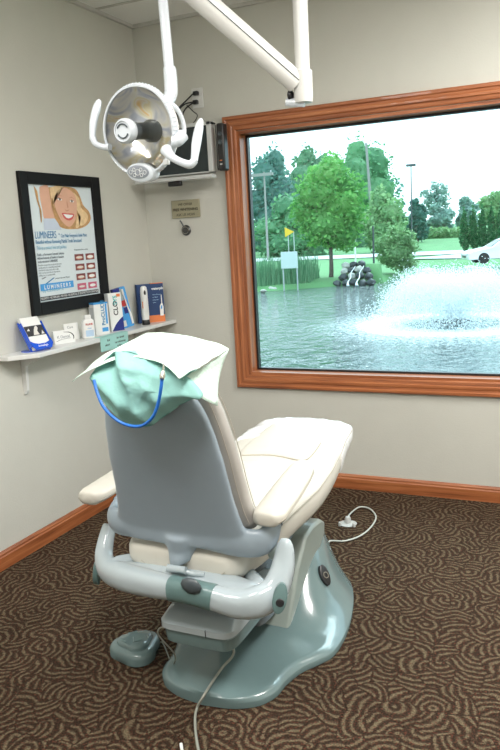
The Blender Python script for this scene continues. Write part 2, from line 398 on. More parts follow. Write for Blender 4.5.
def watermat():
    M = bpy.data.materials.new('pond_water'); M.use_nodes = True; nt = M.node_tree; b = nt.nodes['Principled BSDF']; L = nt.links.new
    b.inputs['Base Color'].default_value = (.035, .075, .075, 1); b.inputs['Roughness'].default_value = .03; b.inputs['IOR'].default_value = 1.9
    tc = N(nt, 'ShaderNodeTexCoord'); mp = N(nt, 'ShaderNodeMapping'); mp.inputs['Scale'].default_value = (1.3, .8, 1); L(tc.outputs['Object'], mp.inputs[0])
    n = N(nt, 'ShaderNodeTexNoise'); n.inputs['Scale'].default_value = 2.1; n.inputs['Detail'].default_value = 4; n.inputs['Roughness'].default_value = .6; L(mp.outputs[0], n.inputs[0])
    bp = N(nt, 'ShaderNodeBump'); bp.inputs['Strength'].default_value = 1.0; bp.inputs['Distance'].default_value = .45; L(n.outputs['Fac'], bp.inputs['Height']); L(bp.outputs[0], b.inputs['Normal'])
    # foam churned up around the fountain: rings of bubbles on the water
    mp2 = N(nt, 'ShaderNodeVectorMath', operation='SUBTRACT'); L(tc.outputs['Object'], mp2.inputs[0]); mp2.inputs[1].default_value = (FO.x, FO.y, 0)
    ln = N(nt, 'ShaderNodeVectorMath', operation='LENGTH'); ml = N(nt, 'ShaderNodeVectorMath', operation='MULTIPLY'); ml.inputs[1].default_value = (1, 1, 0); L(mp2.outputs[0], ml.inputs[0]); L(ml.outputs[0], ln.inputs[0])
    cr = N(nt, 'ShaderNodeValToRGB'); e = cr.color_ramp.elements; sc_ = N(nt, 'ShaderNodeMath', operation='MULTIPLY'); sc_.inputs[1].default_value = .1; L(ln.outputs['Value'], sc_.inputs[0]); L(sc_.outputs[0], cr.inputs[0])
    e[0].position = 0; e[0].color = (.95,)*3+(1,); e[1].position = 1; e[1].color = (0, 0, 0, 1)
    for p_, v_ in ((.04, .55), (.06, .34), (.10, .30), (.14, .5), (.20, .62), (.27, .42), (.45, .28), (.7, .16)):
        x = e.new(p_); x.color = (v_, v_, v_, 1)
    n3 = N(nt, 'ShaderNodeTexNoise'); n3.inputs['Scale'].default_value = 9; n3.inputs['Detail'].default_value = 8; n3.inputs['Roughness'].default_value = .8; L(tc.outputs['Object'], n3.inputs[0])
    a = N(nt, 'ShaderNodeMath', operation='ADD'); L(cr.outputs[0], a.inputs[0]); L(n3.outputs['Fac'], a.inputs[1])
    r = N(nt, 'ShaderNodeMapRange'); r.inputs['From Min'].default_value = .85; r.inputs['From Max'].default_value = 1.15; L(a.outputs[0], r.inputs['Value'])
    df = N(nt, 'ShaderNodeBsdfDiffuse'); df.inputs[0].default_value = (.85, .9, .92, 1)
    mx = N(nt, 'ShaderNodeMixShader'); L(r.outputs[0], mx.inputs[0]); L(b.outputs[0], mx.inputs[1]); L(df.outputs[0], mx.inputs[2]); L(mx.outputs[0], nt.nodes['Material Output'].inputs[0])
    return M
FO = on(453, 321, 2, WZL+.05)
bm = B(); loft(bm, [[V((-70, 2.5, WZL)), V((60, 2.5, WZL))], [V((-70, 46, WZL)), V((60, 46, WZL))]], False, False)
struct('pond_water', bm, watermat(), origin=(0, 0, WZL))
# road and drive
MROAD = mat('pale_asphalt', (.55, .57, .58), .8, noise_s=.8, noise_a=.06)
bm = B(); loft(bm, [[V((x, 57+.03*x, gz(x, 57)+.06)), V((x, 66+.03*x, gz(x, 66)+.06))] for x in range(-120, 110, 6)], False, False); struct('road', bm, MROAD)
bm = B(); prism(bm, [(-9.2, 50, -.72), (-2, 46.5, -.72), (30, 46.5, -.72), (30, 55, -.72), (-6.5, 55, -.72)], (0, 0, .03)); struct('parking_lot', bm, MROAD, smooth=False)

# ------------------------------------------------------------------ trees
rng = random.Random(7)
def leafcloud(bm, blobs, n, size, seed):
    rg = random.Random(seed); vol = [b[1].x*b[1].y*b[1].z for b in blobs]; tot = sum(vol)
    for (c, r), v in zip(blobs, vol):
        for _ in range(int(n*v/tot)):
            d = V((rg.gauss(0, 1), rg.gauss(0, 1), rg.gauss(0, 1))).normalized(); k = rg.uniform(.55, 1.08)
            k *= 1+.22*noise.noise(d*2.3+c)
            p = c+V((d.x*r.x, d.y*r.y, d.z*r.z))*k
            a = V((rg.gauss(0, 1), rg.gauss(0, 1), rg.gauss(0, .6))).normalized(); b = a.cross(V((rg.gauss(0, 1), rg.gauss(0, 1), rg.gauss(0, 1)))).normalized(); s = size*rg.uniform(.6, 1.3)
            bm.faces.new([bm.verts.new(p+q) for q in (a*s, b*s*.6, -a*s, -b*s*.6)])
def core(bm, blobs, k=.72):
    for c, r in blobs:
        n = len(bm.verts); ell(bm, c, r*k, sub=3); bm.verts.ensure_lookup_table()
        for v in bm.verts[n:]:
            d = v.co-c; v.co = c+d*(1+.25*noise.noise(v.co*1.1/max(.3, r.x*.3)))
MBARK = mat('bark', (.10, .085, .07), .9, bump_s=20, bump=.6)
def rect_blobs(px0, py0, px1, py1, Y, n, seed, shape='round', dr=.8):
    rg = random.Random(seed); a = on((px0+px1)/2, py0, 1, Y); b = on((px0+px1)/2, py1, 1, Y); wd = (on(px1, (py0+py1)/2, 1, Y)-on(px0, (py0+py1)/2, 1, Y)).length/2
    top, bot = a.z, b.z; c = (a+b)/2; hh = (top-bot)/2; out = []
    for i in range(n):
        t = (i+.5)/n; ang = i*2.4
        z = bot+(top-bot)*(.14+.76*t)
        if shape == 'round': ww = wd*math.sqrt(max(.05, 1-((t-.42)/.62)**2))
        elif shape == 'cone': ww = wd*(1.0-.75*t)
        else: ww = wd*(.92 if t < .45 else .92-1.25*(t-.45))
        off = ww*.38
        out.append((V((c.x+off*math.cos(ang), Y+off*math.sin(ang)*dr, z)), V((ww*.70, ww*.62*dr, hh*(.40 if n > 3 else .8)))))
    return out, c, top, bot, wd
def tree(name, rect, Y, n, mm, seed, label, cat='tree', shape='round', leaves=2500, size=.2, trunk=None, group=None, coremul=.72, trunk_w=.16):
    blobs, c, top, bot, wd = rect_blobs(*rect, Y, n, seed, shape)
    base = gz(c.x, Y)
    t = thing(name, (c.x, Y, base), label, cat, group)
    bm = B(); leafcloud(bm, blobs, leaves, size, seed)
    if coremul: core(bm, blobs, coremul)
    obj('crown', bm, mm, t, smooth=False)
    if trunk is not None or bot > base+.3:
        bm = B(); tw = trunk_w; tube(bm, [(c.x, Y, base-.1), (c.x+.05, Y, (base+bot)/2), (c.x, Y, bot+(top-bot)*.5), (c.x, Y, bot+(top-bot)*.8)], [tw, tw*.8, tw*.5, tw*.2], 10, 3)
        for k in range(5):
            a = k*1.3+seed; z = bot+(top-bot)*(.15+.1*k); tube(bm, [(c.x, Y, z-.4), (c.x+wd*.3*math.cos(a), Y+wd*.3*math.sin(a), z+.3), (c.x+wd*.6*math.cos(a), Y+wd*.6*math.sin(a), z+1.0)], [tw*.4, tw*.25, .02], 6, 2)
        obj('trunk', bm, MBARK, t)
    return t
L1 = leafmat('leaf_maple', (.10, .34, .09), (.22, .52, .13)); L2 = leafmat('leaf_dark', (.06, .18, .10), (.13, .31, .16)); L3 = leafmat('leaf_mid', (.09, .27, .13), (.18, .42, .20))
L4 = leafmat('leaf_light', (.18, .36, .16), (.32, .52, .24)); L5 = leafmat('leaf_blue_green', (.08, .20, .17), (.15, .33, .26)); L6 = leafmat('leaf_hazy', (.22, .38, .33), (.36, .52, .45)); L7 = leafmat('leaf_arborvitae', (.02, .12, .04), (.06, .24, .08))  # L6 is paled to stand in for distance haze
tree('maple_tree', (291, 158, 366, 250), 30.5, 12, L1, 3, 'bright green young maple tree standing on the pond bank', shape='round', leaves=9000, size=.12, trunk=1, trunk_w=.13)
tree('tree', (244, 150, 300, 262), 82, 9, L5, 11, 'dark blue-green tree at the left edge of the window behind the utility pole', leaves=4500, size=.32)
tree('tree', (252, 196, 335, 268), 70, 8, L3, 12, 'low mid-green tree mass behind the yellow sign', leaves=3500, size=.3)
tree('tree', (278, 149, 350, 262), 100, 10, L2, 13, 'tall dark green tree rising behind the bright maple', leaves=4500, size=.34)
tree('tree', (316, 162, 402, 262), 128, 12, L5, 33, 'broad hazy tree mass filling the gap behind the maple and the wooden pole', leaves=5500, size=.5)
tree('tree', (326, 140, 402, 262), 112, 10, L3, 14, 'tall green tree behind the wooden pole', leaves=4500, size=.34)
tree('tree', (360, 188, 406, 258), 70, 8, L4, 15, 'rounded light green tree right of the wooden pole', leaves=3500, size=.26)
tree('shrub', (374, 226, 419, 272), 33.5, 7, L4, 16, 'rounded light green shrub beside the rock waterfall', 'shrub', leaves=5000, size=.09)
tree('tree', (406, 199, 429, 240), 98, 5, L5, 17, 'small dark blue-green tree below the light pole', leaves=2000, size=.34)
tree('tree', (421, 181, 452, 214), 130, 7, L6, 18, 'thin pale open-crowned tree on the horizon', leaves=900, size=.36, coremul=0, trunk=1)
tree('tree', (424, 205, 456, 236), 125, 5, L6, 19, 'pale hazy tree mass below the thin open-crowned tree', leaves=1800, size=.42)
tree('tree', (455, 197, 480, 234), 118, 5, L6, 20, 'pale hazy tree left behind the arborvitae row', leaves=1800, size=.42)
tree('tree', (474, 192, 515, 230), 126, 6, L4, 21, 'light green tree behind the arborvitae row at the right window edge', leaves=2200, size=.38)
tree('tree', (392, 214, 415, 240), 105, 5, L3, 22, 'low green tree between the light green tree and the dark small tree', leaves=1800, size=.36)
bl, *_ = rect_blobs(238, 236, 372, 258, 92, 12, 31)
bm = B(); hb = []
for k in range(15):
    p = on(236+k*10, 247, 1, 92); hb.append((p, V((1.9, 1.4, 1.6))))
leafcloud(bm, hb, 5000, .35, 5); core(bm, hb, .8); tag(obj('hedge', bm, L2, smooth=False), 'long dark green hedge running behind the road at left', 'hedge')
bm = B(); hb = []
for k in range(12):
    p = on(404+k*6.5, 235.5, 1, 110); hb.append((p, V((1.5, 1.2, 1.2))))
leafcloud(bm, hb, 3000, .35, 6); core(bm, hb, .8); tag(obj('hedge', bm, L4, smooth=False), 'low pale green brush along the rise below the distant trees', 'hedge')
for i, (a, b, tp, lab) in enumerate([(459, 469, 209, 'leftmost and farthest columnar dark green arborvitae of the row'), (468, 478, 207, 'second columnar arborvitae from the left in the row'), (477, 487, 206, 'middle columnar arborvitae in the row above the car hood'), (486, 496, 205, 'fourth columnar arborvitae from the left in the row'), (495, 506, 204, 'rightmost columnar arborvitae cut by the window edge')]):
    tree('arborvitae', (a, tp, b, 251), 62, 7, L7, 40+i, lab, 'shrub', shape='col', leaves=2200, size=.13, group='arborvitae row')
# reeds on the left bank
bm = B(); rg = random.Random(4)
for i in range(2600):
    x = rg.uniform(-17, -9.2); y = shore_y(x)+rg.uniform(.6, 2.2); z = gz(x, y); h = rg.uniform(.6, 1.25); a = V((rg.uniform(-.15, .15), rg.uniform(-.1, .1), h)); s = V((.02, .01, 0))
    if y < 26.6: continue
    if y < 27.05: h = rg.uniform(.25, .5)
    bm.faces.new([bm.verts.new(V((x, y, z))+q) for q in (-s, s, a+s*.3, a-s*.3)])
tag(obj('reeds', bm, leafmat('reed', (.07, .24, .11), (.22, .42, .24)), smooth=False), 'tall green reeds along the left pond bank', 'reeds', kind='stuff')

# poles, signs
MPOLE = mat('weathered_wood', (.28, .27, .26), .8); MGAL = mat('galvanised', (.45, .48, .5), .5, metal=.3)
def pole(name, px, y0, Y, r, m_, label, lean=0):
    a = on(px, y0, 1, Y); b = V((a.x+lean, Y, gz(a.x, Y))); t = thing(name, b, label, 'pole'); bm = B(); tube(bm, [b, a], [r, r*.7], 8); obj('pole', bm, m_, t); return t, a
t, a = pole('utility_pole', 264, 172, 60, .12, MPOLE, 'grey utility pole with crossarm at the left side of the window')
bm = B(); box(bm, (a.x-1.3, 59.8, a.z-.35), (a.x+.9, 60.1, a.z-.1)); obj('crossarm', bm, MPOLE, t)
for k in (-1.1, .7):
    bm = B(); lathe(bm, [(.05, 0), (.09, .1), (.05, .22)], (a.x+k, 59.95, a.z-.1), seg=8); obj('insulator', bm, MGAL, t)
pole('wooden_pole', 366, 143, 76, .19, MPOLE, 'tall leaning wooden pole rising above the trees', lean=.7)
t, a = pole('light_pole', 411, 166, 92, .11, MDARKG, 'thin parking lot light pole with a flat head')
bm = B(); box(bm, (a.x-.6, 91.7, a.z-.05), (a.x+.6, 92.3, a.z+.25)); obj('lamp_head', bm, MDARKG, t, bev=.05)
a = on(290, 232, 1, 42); t = thing('yellow_sign', (a.x, 42, gz(a.x, 42)), 'small yellow warning sign on two grey posts by the road', 'sign')
for k in (-.15, .25):
    bm = B(); tube(bm, [(a.x+k, 42.02, gz(a.x, 42)), (a.x+k, 42.02, a.z-.0)], .035, 8); obj('post', bm, MGAL, t)
bm = B(); prism(bm, [(a.x-.35, 41.95, a.z+.32), (a.x-.35, 41.95, a.z-.32), (a.x+.3, 41.95, a.z)], (0, .03, 0)); obj('sign_panel', bm, mat('yellow_sign_paint', (.85, .50, .03), .5), t, smooth=False)
p0, p1 = on(281, 252, 1, 26.95), on(298, 268, 1, 26.95); t = thing('sign_board', (p0.x, 26.95, gz(p0.x, 26.95)), 'blank pale board standing among the reeds', 'sign')
bm = B(); box(bm, (p0.x, 26.9, p1.z), (p1.x, 26.95, p0.z)); obj('board', bm, mat('pale_board', (.55, .65, .63), .6), t, smooth=False)
for x in (p0.x+.06, p1.x-.06):
    bm = B(); tube(bm, [(x, 26.98, gz(x, 26.95)), (x, 26.98, p0.z-.05)], .03, 8); obj('post', bm, MGAL, t)
for i, (px, y0, lab) in enumerate([(355, 240, 'left thin white marker post on the far lawn'), (373, 226, 'right taller dark marker post in front of the shrub')]):
    a = on(px, y0, 1, 41-i*9); bm = B(); tube(bm, [(a.x, a.y, gz(a.x, a.y)), a], .05, 8); tag(obj('marker_post', bm, MCARD if i == 0 else MDARKG), lab, 'post', 'marker posts')

# cascade rocks
MROCK = mat('wet_rock', (.035, .045, .05), .45, noise_s=4, noise_a=.5, bump_s=8, bump=.9); MROCK2 = mat('pale_rock', (.42, .42, .38), .7, noise_s=4, noise_a=.3, bump_s=8, bump=.8)
def rock(c, r, mm, label, group, seed, name='boulder'):
    bm = B(); ell(bm, c, r, sub=3)
    for v in bm.verts:
        d = v.co-V(c); v.co = V(c)+d*(1+.35*noise.noise(d*1.6/max(r)+V((seed, 0, 0))))
    return tag(obj(name, bm, mm), label, 'rock', group)
RK = []
rk_lab = ['lowest row', 'second row', 'third row', 'top row']
for row, (n_, y_, z_, x0_, dx_) in enumerate(((5, 29.0, -.90, -7.95, .40), (4, 29.45, -.62, -7.8, .41), (4, 29.85, -.36, -7.85, .36), (3, 30.25, -.12, -7.9, .38))):
    for k in range(n_):
        RK.append((x0_+dx_*k, y_+.05*(k % 2), z_+.03*((k*7) % 3), .20, 1 if (row, k) in ((1, 1), (2, 2), (3, 0), (2, 0)) else 0, '%s boulder of the rock waterfall, %s, %s from the left' % ('pale' if (row, k) in ((1, 1), (2, 2), (3, 0), (2, 0)) else 'dark wet', rk_lab[row], ('first', 'second', 'third', 'fourth', 'fifth')[k])))
for i, (x, y, z, r, k, lab) in enumerate(RK): rock((x, y, z), (r, r*.95, r*.85), MROCK2 if k else MROCK, lab, 'rocks of the small waterfall', i)
bm = B(); loft(bm, [sring(-7.15, yy, zz, 1.15-.12*q, .35, 20, 3) for q, (yy, zz) in enumerate(((30.3, -1.3), (30.3, -.8), (30.6, -.35), (30.9, -.1)))]); tag(obj('earth_mound', bm, MG), 'grassy mound that carries the rock waterfall', 'mound')
bm = B(); rg = random.Random(3)
for k in range(2):
    x0 = -7.35+.42*k; tube(bm, [(x0, 29.95, -.14), (x0+.04, 29.62, -.22), (x0-.02, 29.30, -.42), (x0+.05, 28.98, -.62), (x0, 28.70, -.80), (x0+.02, 28.6, -.98)], [.012, .018, .02, .03, .035, .10], 7, 3, flat=.8)
MFOAM = mat('foam', (.85, .9, .92), .6, bump_s=20, bump=1)
tag(obj('cascade_water', bm, MFOAM), 'white water streams running down the rock waterfall', 'water')
for i, (px, py, r, lab) in enumerate([(263, 291, .16, 'leftmost small white stone on the pond edge'), (272, 289, .26, 'larger white stone on the left pond edge'), (268, 284, .14, 'small pale stone higher on the left bank'), (330, 283, .12, 'small pale stone under the maple tree'), (428, 272, .45, 'pale flat stone on the right shore left of the spray'), (470, 269, .42, 'pale flat stone on the right shore in front of the car')]):
    p = on(px, py, 2, WZL+.06); rock(p, (r, r*.7, r*.45), MROCK2, lab, 'stones on the pond shore', 20+i, 'stone')

# fountain
t = thing('fountain', (FO.x, FO.y, WZL), 'floating pond fountain throwing up a wide white spray', 'fountain')
bm = B(); lathe(bm, [(.02, -.02), (.30, 0), (.36, .05), (.30, .10), (.12, .13), (.10, .22), (.02, .24)], (FO.x, FO.y, WZL), seg=24)
for k in range(6):
    a = k*PI/3; tube(bm, [(FO.x+.3*math.cos(a), FO.y+.3*math.sin(a), WZL+.06), (FO.x+.5*math.cos(a), FO.y+.5*math.sin(a), WZL+.05)], .04, 8)
obj('float', bm, MDARKG, t)
bm = B(); rg = random.Random(9)
def drop(p, s):
    a = V((rg.gauss(0, 1), rg.gauss(0, 1), rg.gauss(0, 1))).normalized(); b = a.cross(V((rg.gauss(0, 1), .3, rg.gauss(0, 1)))).normalized(); c = a.cross(b)
    v4 = [bm.verts.new(p+s*q) for q in (a, -.5*a+.85*b, -.5*a-.4*b+.7*c, -.5*a-.4*b-.7*c)]
    for f in ((0, 1, 2), (0, 2, 3), (0, 3, 1), (1, 3, 2)): bm.faces.new([v4[i] for i in f])
for i in range(70000):
    th = rg.uniform(0, 2*PI); Rr = rg.gauss(1.95, .28) if i % 3 else rg.uniform(.3, 2.2); hh = rg.gauss(1.10, .16)*min(1, Rr/1.8+.15)
    s = rg.random()**.75; r = Rr*s; z = hh*(1-(2*s-1)**2 if s > .5 else 1-(1-s*2)**2.0)
    p = V((FO.x+r*math.cos(th)+rg.gauss(0, .07), FO.y+r*math.sin(th)+rg.gauss(0, .07), WZL+max(.01, z+rg.gauss(0, .06))))
    drop(p, rg.uniform(.008, .020))
tag(obj('spray', bm, MFOAM, t, smooth=False), kind='stuff')

# car
wp = on(484, 264, 2, -.72); cd = V((.93, .368, 0)).normalized(); cn = V((-cd.y, cd.x, 0))
car = thing('car', wp, 'white sedan parked beyond the pond, cut by the window edge', 'car', rz=math.atan2(cd.y, cd.x))
MCAR = mat('car_white', (.82, .84, .86), .2, coat=.6); MTINT = mat('car_glass', (.02, .03, .035), .08); MTYRE = mat('tyre', (.02, .02, .02), .8)
prof = [(-.85, .25), (-.9, .45), (-.84, .62), (-.6, .74), (.1, .86), (.45, .92), (1.05, 1.30), (1.5, 1.41), (2.3, 1.42), (2.8, 1.33), (3.3, 1.0), (3.75, .95), (3.85, .7), (3.82, .3)]
bm = B(); rings = []
for yy, ins, k in ((-.0, .0, 0), (.06, .0, 1), (.35, 0, 1), (1.45, 0, 1), (1.74, .0, 1), (1.8, 0, 0)):
    rings.append([V((x*(1 if k else .985), yy+((.22 if yy < .9 else -.22) if z > .95 and k == 0 or z > .95 and yy in (.06, 1.74) else 0), z)) for x, z in prof])
loft(bm, rings); obj('body', bm, MCAR, car, local=True, bev=.03)
bm = B()
for yy, s in ((.175, -1), (1.60, 1)):
    prism(bm, [(.75, yy, .97), (1.15, yy+.03, 1.27), (1.55, yy+.03, 1.34), (2.3, yy+.03, 1.35), (2.7, yy+.03, 1.25), (3.05, yy, .99)], (0, .03, 0))
obj('side_windows', bm, MTINT, car, local=True, smooth=False)
bm = B(); prism(bm, [(.50, .3, .955), (.50, 1.5, .955), (1.03, 1.42, 1.30), (1.03, .38, 1.30)], (-.012, 0, .015)); obj('windshield', bm, MTINT, car, local=True, smooth=False)
for yy in (.06, 1.74):
    for xx in (0, 2.75):
        bm = B(); lathe(bm, [(.02, -.09), (.24, -.09), (.31, -.07), (.32, 0), (.31, .07), (.24, .09), (.02, .09)], (xx, yy, .32), (0, 1, 0), 20); obj('wheel', bm, MTYRE, car, local=True)
for yy in (.12, 1.4):
    bm = B(); box(bm, (-.92, yy, .5), (-.80, yy+.28, .62)); obj('headlamp', bm, MSILV, car, local=True, bev=.02)
bm = B(); box(bm, (-.93, .55, .38), (-.82, 1.25, .50)); obj('grille', bm, MBLACK, car, local=True)
# ================================================================== dental chair
CH = V((1.345, -2.10, 0))
def cl(x, y, z): return V((CH.x+x, CH.y+y, z))
def cls(L): return [cl(*p) for p in L]
chair = thing('dental_chair', CH+V((.03, .5, 0)), 'reclining dental chair with cream vinyl upholstery on a grey pedestal base', 'dental chair')
# pedestal base: spreading foot that rises to a hump under the seat
half = [(.0, .0), (.015, .10), (.055, .175), (.115, .212), (.19, .222), (.27, .245), (.335, .285), (.40, .318), (.50, .325), (.60, .318), (.70, .302), (.82, .272), (.93, .225), (1.02, .14), (1.05, .0)]
BX = .035
prf = spline([V((y, h, 0)) for y, h in half], 5)
def sst(a, b, x): t = max(0, min(1, (x-a)/(b-a))); return t*t*(3-2*t)
bm = B(); rows = []; NC = 28
def basez(x, y, hw):
    t = abs(x)/max(hw, .001); hump = .215*sst(.38, .82, y)*(1-sst(.98, 1.06, y))
    core_ = 1-sst(.30, 1.02, t)
    edge = .012*sst(1.0, .9, t) if False else .016*(1-max(0, (t-.86)/.14)**2)
    lobe = .012*(1-sst(.3, .85, t))
    return .022+edge+lobe+hump*core_
for p in prf:
    y, hw = p.x, max(.0015, p.y)
    rows.append([cl(BX+hw*math.sin(PI/2*(-1+2*k/NC)), y, basez(hw*math.sin(PI/2*(-1+2*k/NC)), y, hw)) for k in range(NC+1)])
R_ = loft(bm, rows, False, False)
R2 = loft(bm, [[V((q.x, q.y, .002)) for q in r] for r in rows], False, False)
for a, b in ((0, 0), (-1, -1)):
    for i in range(len(rows)-1):
        try: bm.faces.new((R_[i][a], R_[i+1][a], R2[i+1][a], R2[i][a]))
        except ValueError: pass
for e_ in (0, -1):
    for k in range(NC):
        try: bm.faces.new((R_[e_][k], R_[e_][k+1], R2[e_][k+1], R2[e_][k]))
        except ValueError: pass
base = obj('base', bm, MBASE, chair, angle=60); 
# oval emblem on the base flank
def ovalplate(c, n, up, rx, ry, th, mm, name, parent):
    bm = B(); n = V(n).normalized(); up = V(up); up = (up-n*up.dot(n)).normalized(); sd = up.cross(n); c = V(c)
    loft(bm, [[c+n*h+sd*rx*s_*math.cos(2*PI*k/28)+up*ry*s_*math.sin(2*PI*k/28) for k in range(28)] for h, s_ in ((-.01, 1), (th, 1), (th+.002, .9))])
    return obj(name, bm, mm, parent)
em = ovalplate(cl(.228, .70, .156), (.75, -.30, .60), (-.3, .35, 1), .022, .042, .003, MBLACK, 'emblem', chair)
bm = B(); lathe(bm, [(.010, .004), (.010, .008), (.013, .008), (.013, .004)], cl(.228, .70, .154), (.75, -.30, .60), 20, cap=False); obj('emblem_ring', bm, MSTEEL, em)
# lift column: dark ribbed body added for the shaded gap, with side cover
bm = B()
for k in range(9):
    z = .12+.03*k; loft(bm, [sring(CH.x+.02, CH.y+.50, z, .105, .20, 28, 5), sring(CH.x+.02, CH.y+.50, z+.015, .092, .185, 28, 5), sring(CH.x+.02, CH.y+.50, z+.03, .105, .20, 28, 5)])
obj('lift_bellows', bm, MDARKG, chair)
bm = B(); pr = [(.43, .05), (.46, .045), (.62, .10), (.80, .20), (.88, .25), (.89, .30), (.84, .33), (.74, .34), (.66, .33), (.56, .24)]
prism(bm, [cl(.06, y, z) for y, z in pr], (.112, 0, 0)); obj('lift_arm_cover', bm, MBASE2, chair, bev=.012)
# motor tray behind the column
bm = B(); loft(bm, [sring(CH.x+.04, CH.y+.19, z, rx, ry, 36, 7) for z, rx, ry in ((.212, .112, .195), (.222, .128, .21), (.262, .132, .215), (.268, .128, .212))]); obj('motor_housing', bm, MTEAL if False else MBASE, chair)
bm = B(); loft(bm, [sring(CH.x+.04, CH.y+.19, z, rx, ry, 36, 8) for z, rx, ry in ((.270, .128, .212), (.272, .136, .222), (.292, .136, .222), (.318, .12, .19), (.322, .10, .17))]); mc = obj('motor_cover', bm, MYOKE, chair)
bm = B(); box(bm, cl(.085, -.034, .270), cl(.0862, .10, .2935)); obj('cover_seam', bm, MBLACK, mc)
# tilt yoke: broad sling that carries seat and back
yk = [(110, 524, -2.0, .022, .024), (106, 540, -2.03, .026, .027), (104, 557, -2.07, .030, .032), (109, 570, -2.11, .034, .040), (124, 577, -2.14, .038, .044), (148, 583, -2.155, .036, .042), (172, 588, -2.165, .032, .038), (192, 592, -2.17, .030, .037), (214, 598, -2.165, .032, .039), (238, 604, -2.155, .036, .043), (258, 602, -2.14, .038, .047), (273, 592, -2.11, .036, .044), (281, 575, -2.08, .032, .038), (284, 560, -2.06, .025, .034), (285, 546, -2.045, .020, .027), (285, 538, -2.04, .012, .015)]
def yoketube(bm, K, k=1.0, n=6):
    P = spline([on(a, b, 1, c) for a, b, c, *_ in K], n); Rr = spline([V((q[3]*k, q[4]*k, 0)) for q in K], n); rings = []
    for i, p in enumerate(P):
        t = (P[min(i+1, len(P)-1)]-P[max(i-1, 0)]).normalized(); a = V((0, 1, 0)); a = (a-t*a.dot(t)).normalized(); b = t.cross(a)
        rings.append([p+Rr[i].x*a*math.copysign(abs(math.cos(h))**.8, math.cos(h))+Rr[i].y*b*math.copysign(abs(math.sin(h))**.8, math.sin(h)) for h in [2*PI*q/24 for q in range(24)]])
    loft(bm, rings)
bm = B(); yoketube(bm, yk)
tube(bm, cls([(-.10, .16, .41), (-.20, .06, .42), (-.26, .0, .435)]), [.05, .055, .045], 14, 4, flat=.5)
tube(bm, cls([(.12, .16, .41), (.22, .06, .415), (.27, .01, .43)]), [.05, .055, .045], 14, 4, flat=.5)
tube(bm, cls([(-.22, -.02, .435), (-.1, -.0, .44), (.05, .0, .445), (.16, .0, .44), (.25, -.01, .43)]), .035, 14, 4, flat=1.3)
y_ = obj('tilt_yoke', bm, MYOKE, chair); remesh(y_, .006, 10)
bm = B(); yoketube(bm, yk[6:9], 1.05, 8); obj('yoke_centre_cover', bm, MTEAL, y_)
bm = B(); q = on(191, 586, 1, -2.198); ell(bm, q, (.036, .012, .026), Matrix.Rotation(.15, 3, 'Y')); obj('recess', bm, MDARKG, y_)  # dark ellipsoid put in for the shade of a scooped hollow
for s, px_, py_, Y_, n in ((1, 280, 597, -2.139, (.35, -.9, .22)), (-1, 95, 572, -2.09, (-.93, -.3, .15))):
    c_ = on(px_, py_, 1, Y_) if s > 0 else on(px_, py_, 1, Y_)+V((0, 0, 0)); c_ = c_+V(n).normalized()*(.012 if s > 0 else -.006); k = ovalplate(c_, n, (.22, 0, 1), .021, .045, .006, MTEAL, 'tilt_plate', y_)
    bm = B(); lathe(bm, [(.013, .0), (.013, .010), (.010, .013), (.002, .013)], c_-V((0, 0, .012)), n, 20); obj('tilt_knob', bm, MBLACK, k)
# pivot cap on the fin
bm = B(); lathe(bm, [(.020, -.015), (.024, -.01), (.024, .01), (.020, .015)], on(275, 552, 1, -2.0), (1, 0, 0), 24); obj('pivot_cap', bm, MBASE2, chair)
# seat base pan and cushion
def seatring(y, w_, zt, zb, e=3.2, n=40, cx_=-.012):
    out = []; zc, hh = (zt+zb)/2, (zt-zb)/2
    for k in range(n):
        a = 2*PI*k/n; c, s = math.cos(a), math.sin(a)
        out.append(cl(cx_+w_*math.copysign(abs(c)**(2/e), c), y, zc+hh*math.copysign(abs(s)**(2/e), s)))
    return out
SEC = [(-.005, .07, .515, .475), (0.0, .15, .53, .455), (.02, .195, .545, .44), (.07, .22, .56, .425), (.20, .238, .575, .415), (.40, .250, .585, .42), (.60, .265, .597, .425), (.78, .262, .615, .445), (.92, .250, .633, .475), (1.05, .232, .645, .520), (1.15, .226, .650, .545), (1.22, .210, .645, .560), (1.265, .155, .632, .585), (1.278, .07, .620, .60)]
def secat(y):
    for a, b in zip(SEC, SEC[1:]):
        if a[0] <= y <= b[0]:
            t = (y-a[0])/(b[0]-a[0]); t = t
            return [a[i]+(b[i]-a[i])*t for i in range(4)]
    return SEC[-1]
ctr = [V((s[0], s[1], s[2])) for s in SEC]; b_ = [V((s[3], 0, 0)) for s in SEC]
A_, Bq = spline(ctr, 4), spline(b_, 4)
bm = B(); loft(bm, [seatring(a.x, max(.03, a.y), a.z, b.x) for a, b in zip(A_, Bq)]); seat = obj('seat_cushion', bm, MUPH, chair, angle=80)
def sz(x, y):      # top surface height
    _, w_, zt, zb = secat(y); t = min(.999, abs(x)/w_); return (zt+zb)/2+(zt-zb)/2*(1-t**3.2)**(1/3.2)
